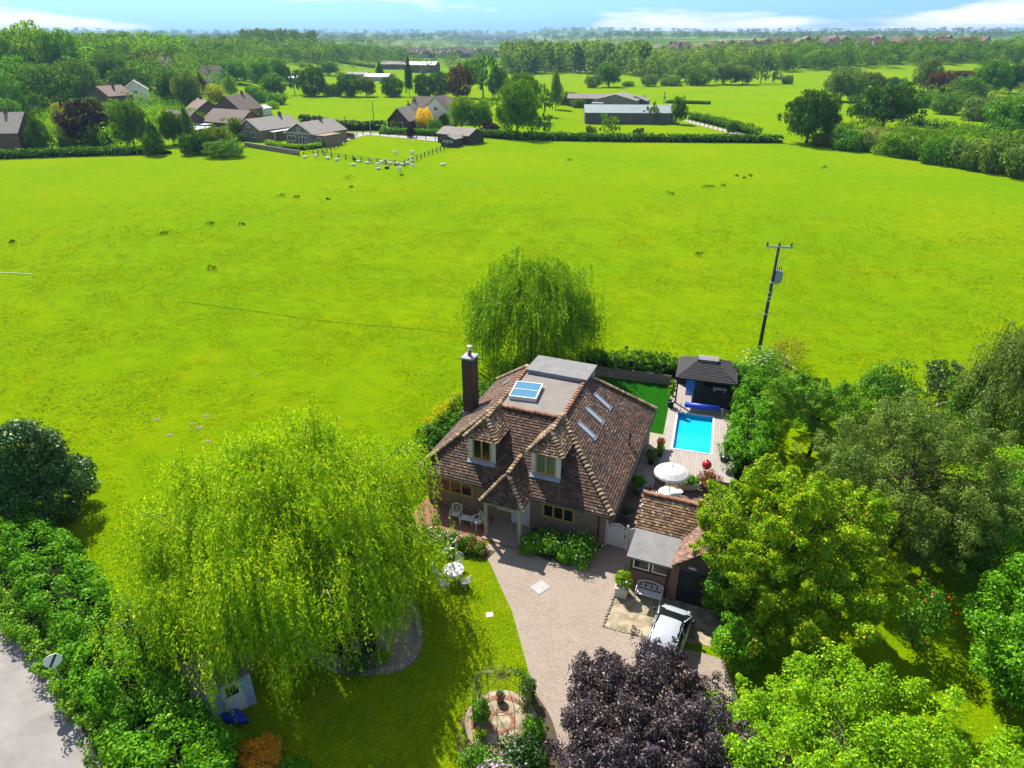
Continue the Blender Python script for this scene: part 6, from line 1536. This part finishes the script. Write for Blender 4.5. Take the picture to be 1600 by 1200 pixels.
for a in (
    ('house', 'brick house with broad brown roof behind the silvery tree', 368, 205, 10, 15, 3, 3, R(62), 'far_brick', 'brown_tiles', 'house'),
    ('house', 'house with steep brown double gable beyond the bungalows', 375, 186, 11, 11, 3.5, 4.2, R(-20), 'far_brick', 'brown_tiles', 'house', [(0, 3)], [('f', -1, 1, 1, 2.4, 2)]),
    ('house', 'house with pinkish tiled roof at left of the steep gabled one', 322, 186, 10, 14, 3, 3.2, R(35), 'far_brick', 'red_tiles', 'house', [(0, 2)]),
    ('house', 'low brown-roofed house behind the slim upright tree', 288, 205, 8, 12, 2.8, 2.8, R(60), 'far_brick', 'brown_tiles', 'house'),
    ('house', 'tall cream gabled house among trees on the left', 216, 160, 9, 11, 5, 3.2, R(25), 'cream_render', 'slate_tiles', 'house', [(-1, 2)], [('f', -2, -.6, 1, 2.4, 2), ('f', .8, 2.2, 1, 2.4, 2), ('f', -.7, .7, 3.6, 4.8, 2)]),
    ('house', 'red brick hipped house beside the cream gabled one', 178, 168, 11, 10, 4.5, 3.2, R(-25), 'far_brick', 'red_tiles', 'house', [(1, 1), (-2, 2)], [('f', -3.5, -1.5, 1, 2.4, 2), ('f', 1.5, 3.5, 1, 2.4, 2)]),
    ('house', 'far brown-roofed house with chimneys on the wooded hillside', 250, 118, 10, 16, 5, 4, R(80), 'far_render', 'brown_tiles', 'house', [(0, -5), (0, 5)]),
    ('house', 'small pale-gabled house beside the golden shrub, deep in trees', 335, 128, 8, 12, 4, 4, R(75), 'cream_render', 'brown_tiles', 'house'),
    ('house', 'grey-roofed house cut by the left picture edge', 0, 234, 11, 16, 4.6, 4.0, R(97), 'far_brick', 'slate_tiles', 'house', [(0, -4)], [('r', -4, -2, 1, 2.4, 2)]),
    ('conservatory', 'white conservatory behind the set-back bungalow', 408, 180, 5, 6, 2.4, .8, R(-20), 'white_paint', 'corrugated_white', 'conservatory'),
    ('white_house', 'white rendered house with dark gabled roof behind the golden bush', 690, 192, 8, 10, 4.6, 3.6, R(-14), 'cream_render', 'brown_tiles', 'house', [(-1, 1)], [('f', -2.4, -.9, .8, 2.2, 2), ('f', .8, 2.2, .8, 2.2, 2), ('f', -.6, .6, 4.2, 5.4, 2)]),
    ('house', 'brown wing with dark roof joined behind the white house', 676, 190, 8, 12, 4.4, 3.2, R(76), 'cream_render', 'brown_tiles', 'house'),
    ('house', 'dark extension at the right of the white house, mostly hidden', 709, 192, 8, 10, 4.4, 3.2, R(76), 'cream_render', 'brown_tiles', 'house'),
    ('garage_house', 'small brick garage with steep grey gable near the lamp post', 632, 200, 7, 8, 2.6, 3.4, R(-18), 'dark_brick', 'slate_tiles', 'garage', None, [('f', -1.6, 1.6, .1, 2.2, 2)]),
    ('shed', 'low brown shed behind the small steep-gabled garage', 650, 196, 5, 7, 2.4, 2, R(74), 'dark_brick', 'brown_tiles', 'shed'),
    ('field_shelter', 'dark timber stable at the paddock corner', 720, 222, 7, 10, 2.3, 1.4, R(58), 'dark_timber', 'barn_fibre', 'stable'),
    ('field_shelter', 'small lean shelter in front of the dark stable', 706, 228, 4, 4, 2.0, .7, R(-25), 'dark_timber', 'barn_fibre', 'shelter', None, [('f', -1.4, 1.4, 1.1, 1.7, 2)]),
    ('long_barn', 'long dark barn with pale green-grey roof', 980, 191, 10, 28, 3.4, 1.9, R(87), 'barn_wall', 'pale_barn_roof', 'barn', None, [('r', -6, -5.2, 1, 2, 1)]),
    ('farm_shed', 'long low brown farm shed behind the pale-roofed barn', 930, 165, 8, 22, 3.0, 1.4, R(84), 'barn_wall', 'barn_fibre', 'shed'),
    ('farm_shed', 'grey gabled farm shed behind the middle of the barn', 966, 169, 16, 14, 3.4, 2.0, R(-20), 'barn_fibre', 'barn_fibre', 'shed'),
    ('farm_shed', 'dark small farm shed with white-edged roof right of the grey one', 994, 168, 9, 8, 2.8, 1.6, R(-20), 'barn_wall', 'barn_fibre', 'shed'),
    ('pole_barn', 'distant open barn with bright white roof beyond the poplar', 661, 113, 14, 24, 5.5, 2.2, R(80), 'barn_wall', 'corrugated_white', 'barn'),
    ('greenhouse', 'pale glasshouse roofs between trees beyond the back field', 592, 126, 10, 16, 2.5, 1.6, R(80), 'corrugated_white', 'corrugated_white', 'greenhouse'),
    ('greenhouse', 'pale low sheds left of the distant glasshouse', 560, 122, 10, 14, 2.5, 1.2, R(84), 'barn_fibre', 'slate_tiles', 'shed'),
    ('farm_shed', 'long dark far shed left of the white-roofed open barn', 628, 108, 14, 34, 4, 2, R(84), 'barn_wall', 'barn_fibre', 'shed'),
    ('far_shed', 'bright white shed far off beyond the left woods', 370, 72, 16, 30, 6, 2, R(85), 'corrugated_white', 'corrugated_white', 'shed'),
    ('farm_shed', 'pale flat farm roofs between trees left of the dark back-field tree', 452, 128, 8, 14, 2.5, 1.0, R(80), 'corrugated_white', 'corrugated_white', 'shed')):
    gable_house(*a)
x, y = at(934, 171); o = MB().box(-1.1, -2.4, .5, 1.1, 2.4, 2.6).box(-.9, -1.2, .0, .9, 1.2, .5).build('caravan', 'corrugated_white', bevel=.25); o.location = (x, y, 0); o.rotation_euler = (0, 0, R(70)); tag(o, 'white caravan parked before the farm sheds', 'caravan')
car('parked_car', 'red car beside the nearer bungalow on the lane', (*at(543, 216), .05), R(80), 'red_car_paint', 4.3, 1.8)
# poles and lamp
def simple_pole(name, label, px, by, ty, arm=False, lamp=False, r=.12):
    x, y, z, h, w = place(px, by, ty, 10); t = thing(name, label, 'pole', (x, y, z))
    MB().tube([(0, 0, -.1), (0, 0, h)], [r, r * .75], 8).build('pole', 'galvanised' if lamp else 'dark_timber', t)
    if arm: MB().box(-1.1, -.06, h - .4, 1.1, .06, h - .28).build('crossarm', 'dark_timber', t); MB().box(-.4, -.35, h - 2.6, .4, .35, h - 1.6).build('transformer', 'transformer_grey', t)
    if lamp: MB().tube([(0, 0, h), (-.5, 0, h + .1)], .05, 6).box(-1.0, -.12, h + .03, -.45, .12, h + .16).build('lamp_head', 'white_paint', t)
    if not (arm or lamp): MB().lathe([(r, 0), (r * 1.1, .1), (0, .16)], (0, 0, h), 8).build('cap', 'galvanised', t)
simple_pole('telegraph_pole', 'timber telegraph pole beside the red car', 542, 215, 181); simple_pole('telegraph_pole', 'telegraph pole in front of the back field', 585, 199, 157)
simple_pole('lamp_post', 'pale lamp post on the lane verge', 579, 208, 186, lamp=True, r=.09); simple_pole('power_pole', 'farm power pole with transformer behind the long barn', 1037, 165, 143, arm=True, r=.15)
# ------------------------------------------------------------------ sheep
def skinbody(name, nodes, edges, mat):
    me = bpy.data.meshes.new(name); me.from_pydata([n[:3] for n in nodes], edges, [])
    o = bpy.data.objects.new(name, me); COL.objects.link(o)
    m = o.modifiers.new('skin', 'SKIN'); m.use_smooth_shade = True
    for i, n in enumerate(nodes): me.skin_vertices[0].data[i].radius = (n[3], n[3] * (n[4] if len(n) > 4 else 1)); me.skin_vertices[0].data[i].use_root = (i == 0)
    s = o.modifiers.new('sub', 'SUBSURF'); s.levels = 1; s.render_levels = 1
    dg = bpy.context.evaluated_depsgraph_get(); ev = o.evaluated_get(dg); nm = bpy.data.meshes.new_from_object(ev)
    o.modifiers.clear(); o.data = nm; nm.materials.clear(); nm.materials.append(MAT[mat]); return o
def sheepmesh(grazing, mat):
    nd = [(0, 0, .62, .27), (.32, 0, .64, .26), (-.34, 0, .64, .27), (-.5, 0, .6, .18), (.52, 0, .68 if not grazing else .58, .15), (.68, 0, .86 if not grazing else .36, .1), (.82, 0, .82 if not grazing else .16, .075), (.93, 0, .77 if not grazing else .08, .05)]
    ed = [(0, 1), (0, 2), (2, 3), (1, 4), (4, 5), (5, 6), (6, 7)]
    for sx_, base in ((.3, 1), (-.34, 2)):
        for sy_ in (-.13, .13):
            k = len(nd); nd += [(sx_, sy_, .4, .09), (sx_ + (.02 if sx_ > 0 else -.05), sy_, .2, .05), (sx_, sy_, .03, .04)]; ed += [(base, k), (k, k + 1), (k + 1, k + 2)]
    return skinbody('sheep', nd, ed, mat)
def lyingmesh(mat):
    nd = [(0, 0, .3, .3), (.34, 0, .3, .27), (-.36, 0, .28, .28), (-.55, 0, .24, .18), (.52, 0, .45, .15), (.64, 0, .62, .1), (.78, 0, .6, .08), (.9, 0, .55, .05)]
    ed = [(0, 1), (0, 2), (2, 3), (1, 4), (4, 5), (5, 6), (6, 7)]
    for sx_, base in ((.4, 1), (-.3, 2)):
        for sy_ in (-.2, .2): k = len(nd); nd += [(sx_ + .05, sy_, .12, .08), (sx_ + .25, sy_ * 1.1, .07, .05)]; ed += [(base, k), (k, k + 1)]
    return skinbody('sheep', nd, ed, mat)
SM = {'g': sheepmesh(True, 'wool'), 's': sheepmesh(False, 'wool'), 'l': lyingmesh('wool'), 'b': sheepmesh(False, 'black_wool'), 'd': lyingmesh('black_wool')}
used = set()
for px, py, k, lab in ((617, 241, 'g', 'grazing sheep inside the paddock, the left one of two'), (644, 241, 'g', 'grazing sheep inside the paddock, the right one of two'), (476, 247, 'l', 'sheep lying at the far left end of the paddock fence'), (494, 247, 's', 'sheep standing by the first paddock fence posts'), (513, 249, 'l', 'sheep lying against the paddock fence left of the black one'),
        (526, 251, 'l', 'sheep resting left of the black sheep'), (554, 252, 'b', 'black sheep standing at the paddock fence'), (551, 259, 'l', 'white sheep lying just below the black one'), (560, 254, 'l', 'white sheep lying right beside the black one'), (575, 256, 'l', None), (579, 253, 's', None), (590, 260, 's', 'sheep standing apart below the fence middle'), (591, 265, 'l', 'sheep lying lowest of the flock, with pale back'),
        (604, 264, 'd', 'dark-bodied sheep lying below the flock'), (597, 255, 'l', None), (603, 255, 's', None), (610, 257, 'l', None), (618, 258, 'l', None), (624, 258, 'l', None), (630, 259, 'l', None), (636, 257, 'l', None), (641, 256, 's', None), (643, 252, 's', 'sheep standing at the corner post of the paddock'), (646, 262, 's', 'sheep facing away just right of the paddock corner'), (625, 267, 's', 'lone sheep below the paddock corner'), (691, 259, 'l', 'sheep lying alone to the right of the flock')):
    o = SM[k] if k not in used else SM[k].copy()
    if k in used: COL.objects.link(o)
    used.add(k); s = rng.uniform(.85, 1.02)
    o.location = (*at(px, py), 0); o.rotation_euler = (0, 0, rng.choice([0, pi, .5, -.4, 2.7])); o.scale = (s, s, s)
    tag(o, lab or 'white sheep resting in the huddle along the paddock fence', 'sheep', 'sheep round the paddock')
# ------------------------------------------------------------------ woods (far masses) and the distant town
UN = {}
def woods(name, label, poly, n, hr, cr_, colr, mat, size=1.0, per=220, px=True, tall=1.0):
    P = np.array([atT(*p)[:2] for p in poly]) if px else np.array(poly, float)
    lo, hi = P.min(0), P.max(0); pts = []
    def ins(x, y):
        c = False; j = len(P) - 1
        for i in range(len(P)):
            if (P[i, 1] > y) != (P[j, 1] > y) and x < (P[j, 0] - P[i, 0]) * (y - P[i, 1]) / (P[j, 1] - P[i, 1]) + P[i, 0]: c = not c
            j = i
        return c
    tr = 0
    while len(pts) < n and tr < n * 60:
        tr += 1; q = rng.uniform(lo, hi)
        if ins(*q): pts.append(q)
    V = []
    for q in pts:
        h = rng.uniform(*hr); r = h * rng.uniform(.34, .5) * cr_; z = float(hgt(*q))
        m = per; d = unit(rng.normal(size=(m, 3)) + np.array([0, 0, .25])); cl = unit(rng.normal(size=(9, 3)) + (0, 0, .3))
        ci = rng.integers(0, 9, m); C = cl[ci] * np.array([r * .62, r * .62, h * .26]) + np.array([0, 0, h * .6])
        Pn = C + d * np.array([r * .5, r * .5, h * .22]); Pn[:, 2] = np.maximum(Pn[:, 2], h * .03)
        low = rng.random(m) < .18; Pn[low, 2] *= rng.uniform(.1, .6, low.sum())
        V.append(leaves(Pn + np.array([q[0], q[1], z]), d + .25 * rng.normal(size=d.shape) + np.array([0, 0, .2]), size * h * .095, .7))
    o = quads(name, np.concatenate(V), mat); tag(o, label, 'wood', None, 'stuff'); return o
for nm, ca, cb in (('wood_leaf', (.05, .13, .012), (.13, .27, .022)), ('wood_pale', (.08, .17, .03), (.17, .29, .055)), ('wood_bright', (.07, .2, .008), (.15, .34, .014)), ('wood_far', (.04, .1, .022), (.1, .18, .035))):
    leafmat(nm, ca, cb, .4, None, .0, False, .03, .07)
woods('hill_wood', 'leafy wood covering the hill at the left', [(-80, 130), (140, 122), (300, 108), (310, 88), (160, 84), (-80, 78)], 190, (9, 15), 1.1, None, 'wood_bright')
woods('garden_wood', 'mass of mixed trees behind the far left houses', [(130, 140), (290, 150), (420, 130), (450, 112), (330, 100), (160, 108)], 90, (7, 12), 1.1, None, 'wood_leaf')
woods('back_wood', 'wood rising beyond the left gardens', [(130, 104), (300, 106), (450, 104), (560, 96), (560, 88), (300, 84), (130, 82)], 230, (9, 15), 1.1, None, 'wood_leaf')
woods('valley_wood', 'dark wood beyond the back field row', [(440, 98), (520, 100), (620, 100), (640, 92), (540, 86), (440, 86)], 110, (10, 15), 1.0, None, 'wood_leaf')
woods('plantation', 'even-topped dense plantation on the far left plain', [(375, 78), (495, 80), (495, 74), (375, 72)], 160, (15, 20), .6, None, 'wood_far', per=90)
woods('poplar_wood', 'tall pale poplar wood beyond the middle field', [(790, 116), (880, 116), (960, 118), (1010, 122), (1010, 108), (900, 104), (790, 103)], 210, (15, 22), .75, None, 'wood_pale')
woods('scrub_wood', 'mixed scrubby wood right of the poplar wood', [(1000, 124), (1080, 122), (1130, 112), (1230, 112), (1220, 98), (1100, 98), (1000, 104)], 150, (9, 15), 1.0, None, 'wood_pale')
woods('slope_wood', 'dark wood along the top of the right-hand slope', [(1120, 112), (1220, 113), (1330, 110), (1450, 103), (1560, 100), (1680, 98), (1680, 86), (1450, 88), (1250, 92), (1120, 96)], 520, (7, 12), 1.15, None, 'wood_leaf')
woods('meadow_thicket', 'thicket behind the right-hand rough meadow', [(1400, 150), (1500, 170), (1600, 185), (1680, 190), (1680, 140), (1560, 135), (1450, 136)], 70, (4, 8), 1.2, None, 'wood_pale')
woods('corner_scrub', 'brambly scrub between the right hedge and the meadow', [(1290, 222), (1420, 226), (1600, 240), (1600, 228), (1420, 208), (1300, 206)], 60, (2.5, 4.5), 1.3, None, 'wood_leaf')
for k, (d0, d1, n, hh) in enumerate(((560, 800, 420, (7, 12)), (800, 1300, 900, (8, 13)), (1300, 2200, 1100, (9, 15)), (2200, 3800, 1100, (12, 20)), (3800, 6200, 700, (14, 24)))):
    pts = []
    poly = [(-d1 * 1.0, d0), (d1 * (.02 if k < 2 else 1.0), d0), (d1 * (.02 if k < 2 else 1.1), d1), (-d1 * 1.0, d1)]
    woods('tree_belt', ['scattered trees and hedges beyond the left gardens', 'hedgerow trees round the far town', 'far belts of woodland across the plain', 'hazy woodland on the far plain', 'blue woodland on the horizon hills'][k], poly, n, hh, 1.5 if k < 2 else 2.2, None, 'wood_far', 1.3 if k < 3 else 2.8, 60, False)
woods('garden_shrubbery', 'bushes filling the gardens of the far left houses', [(40, 232), (262, 234), (300, 205), (330, 165), (130, 165), (60, 190)], 170, (2.5, 6), 1.3, None, 'wood_bright')
woods('garden_shrubbery', 'bushes between the far bungalows and brown roofs', [(285, 236), (372, 232), (410, 190), (330, 160), (290, 180)], 70, (2, 4.2), 1.3, None, 'wood_leaf')
woods('ridge_trees', 'trees among the houses on the right ridge', [(1000, 100), (1130, 96), (1400, 86), (1680, 84), (1680, 74), (1400, 74), (1130, 80), (1000, 88)], 260, (6, 11), 1.2, None, 'wood_leaf')
def farhouse(mats):
    t = thing('town_house', 'x', 'house')
    MB().box(-5, -4, 0, 5, 4, 5.2).quad((-5, -4, 5.2), (-5, 4, 5.2), (-5, 0, 8.4)).quad((5, 4, 5.2), (5, -4, 5.2), (5, 0, 8.4)).build('wall', mats[0], t)
    mb = MB(); mb.slabpoly([(-5.4, -4.5, 5.0), (5.4, -4.5, 5.0), (5.4, 0, 8.6), (-5.4, 0, 8.6)], .25).slabpoly([(5.4, 4.5, 5.0), (-5.4, 4.5, 5.0), (-5.4, 0, 8.6), (5.4, 0, 8.6)], .25); mb.build('roof', mats[1], t)
    return t
PH = [farhouse(m) for m in (('far_brick', 'red_tiles'), ('far_render', 'brown_tiles'), ('far_render', 'red_tiles'))]
fresh = [True] * 3
def estate(n, x0, x1, yf, label, group):
    for i in range(n):
        px = rng.uniform(x0, x1); py = yf(px) + rng.uniform(-4, 4); k = int(rng.integers(0, 3))
        x, y, z = atT(px, py); rz = rng.uniform(0, 6.28)
        if fresh[k]: t = PH[k]; fresh[k] = False; t.location = (x, y, z); t.rotation_euler = (0, 0, rz); t['label'] = label; t['group'] = group
        else: t = dup(PH[k], (x, y, z), rz, label, group)
        t.scale = (1.1,) * 3
estate(46, 590, 800, lambda p: 86, 'small pale house with tiled roof in the valley town', 'houses of the valley town')
estate(22, 960, 1130, lambda p: 82, 'tiled house among trees on the rise beyond the farm', 'houses beyond the farm')
estate(46, 1120, 1530, lambda p: 79 - (p - 1120) * .006, 'brick or pale house along the ridge above the right-hand wood', 'houses on the right ridge')
x, y, z = atT(757, 64)
t = thing('tower_block', 'long pale block of flats on the horizon', 'building', (x, y, z), 0)
mb = MB()
for k in range(6): mb.box(-150 + k * 50, -12, 0, -104 + k * 50, 12, 26 + 8 * (k % 3))
mb.build('wall', 'cream_render', t); MB().box(-150, -12.2, 8, 146, -12.01, 11).box(-150, -12.2, 16, 146, -12.01, 19).build('window', 'lead_sheet', t)
# ------------------------------------------------------------------ haze, camera, light
HAZE = 1.35e-4
mb = MB().box(-9600, -9600, -6, 9600, 9600, 92); hz = mb.build('haze', 'white_paint'); hz['kind'] = 'stuff'
m = bpy.data.materials.new('haze'); m.use_nodes = True; nt_ = m.node_tree; nt_.nodes.clear()
out = nt_.nodes.new('ShaderNodeOutputMaterial'); pv = nt_.nodes.new('ShaderNodeVolumePrincipled'); pv.inputs['Density'].default_value = HAZE; pv.inputs['Color'].default_value = (.3, .5, .74, 1); pv.inputs['Anisotropy'].default_value = .2
nt_.links.new(pv.outputs[0], out.inputs['Volume']); hz.data.materials.clear(); hz.data.materials.append(m)
cam = bpy.data.cameras.new('camera'); co = bpy.data.objects.new('camera', cam); COL.objects.link(co)
co.location = (0, 0, CAMH); co.rotation_euler = (pi / 2 - PITCH, 0, 0)
cam.sensor_width = 36; cam.lens = FPX / 1600 * 36; cam.clip_start = .1; cam.clip_end = 20000; S.camera = co
EL = R(49); LX, LY = .477, -.879
sl = bpy.data.lights.new('sun', 'SUN'); sl.energy = 4.8; sl.angle = R(.53); sl.color = (1, .955, .88)
so = bpy.data.objects.new('sun', sl); COL.objects.link(so)
from mathutils import Vector
so.rotation_euler = Vector((LX * cos(EL), LY * cos(EL), -sin(EL))).to_track_quat('-Z', 'Y').to_euler()
w = bpy.data.worlds.new('World'); S.world = w; w.use_nodes = True; n = w.node_tree.nodes; lk = w.node_tree.links
bg = n['Background']; sky = n.new('ShaderNodeTexSky'); sky.sky_type = 'NISHITA'; sky.sun_disc = False; sky.sun_elevation = EL; sky.sun_rotation = atan2(-LX, -LY)
sky.altitude = 0; sky.air_density = 1.0; sky.dust_density = .3; sky.ozone_density = 3.0
tc = n.new('ShaderNodeTexCoord'); sp = n.new('ShaderNodeSeparateXYZ'); lk.new(tc.outputs['Generated'], sp.inputs[0])
lo = n.new('ShaderNodeMapRange'); lk.new(sp.outputs[2], lo.inputs['Value']); lo.inputs['From Min'].default_value = -.02; lo.inputs['From Max'].default_value = .3; lo.inputs['To Min'].default_value = 1; lo.inputs['To Max'].default_value = 0
tn_ = n.new('ShaderNodeMix'); tn_.data_type = 'RGBA'; tn_.blend_type = 'MULTIPLY'; lk.new(lo.outputs[0], tn_.inputs[0]); lk.new(sky.outputs[0], tn_.inputs[6]); tn_.inputs[7].default_value = (.2, .5, 1.02, 1)
mp = n.new('ShaderNodeMapping'); mp.inputs['Scale'].default_value = (1, 1, 7); lk.new(tc.outputs['Generated'], mp.inputs['Vector'])
mp.inputs['Location'].default_value = (.22, .1, .12)
nz = n.new('ShaderNodeTexNoise'); nz.inputs['Scale'].default_value = 3.0; nz.inputs['Detail'].default_value = 7; nz.inputs['Roughness'].default_value = .5; lk.new(mp.outputs[0], nz.inputs['Vector'])
rp = n.new('ShaderNodeValToRGB'); rp.color_ramp.elements[0].position = .54; rp.color_ramp.elements[1].position = .63; lk.new(nz.outputs['Fac'], rp.inputs['Fac'])
mx = n.new('ShaderNodeMix'); mx.data_type = 'RGBA'; lk.new(rp.outputs['Color'], mx.inputs[0]); lk.new(tn_.outputs[2], mx.inputs[6]); mx.inputs[7].default_value = (7.4, 7.2, 7.6, 1)
lk.new(mx.outputs[2], bg.inputs['Color']); bg.inputs['Strength'].default_value = .092
S.view_settings.view_transform = 'Standard'; S.view_settings.look = 'None'; S.view_settings.exposure = 1.08; S.view_settings.gamma = 1
S.cycles.max_bounces = 6; S.cycles.diffuse_bounces = 3; S.cycles.transparent_max_bounces = 8; S.cycles.volume_bounces = 0; S.cycles.use_denoising = True
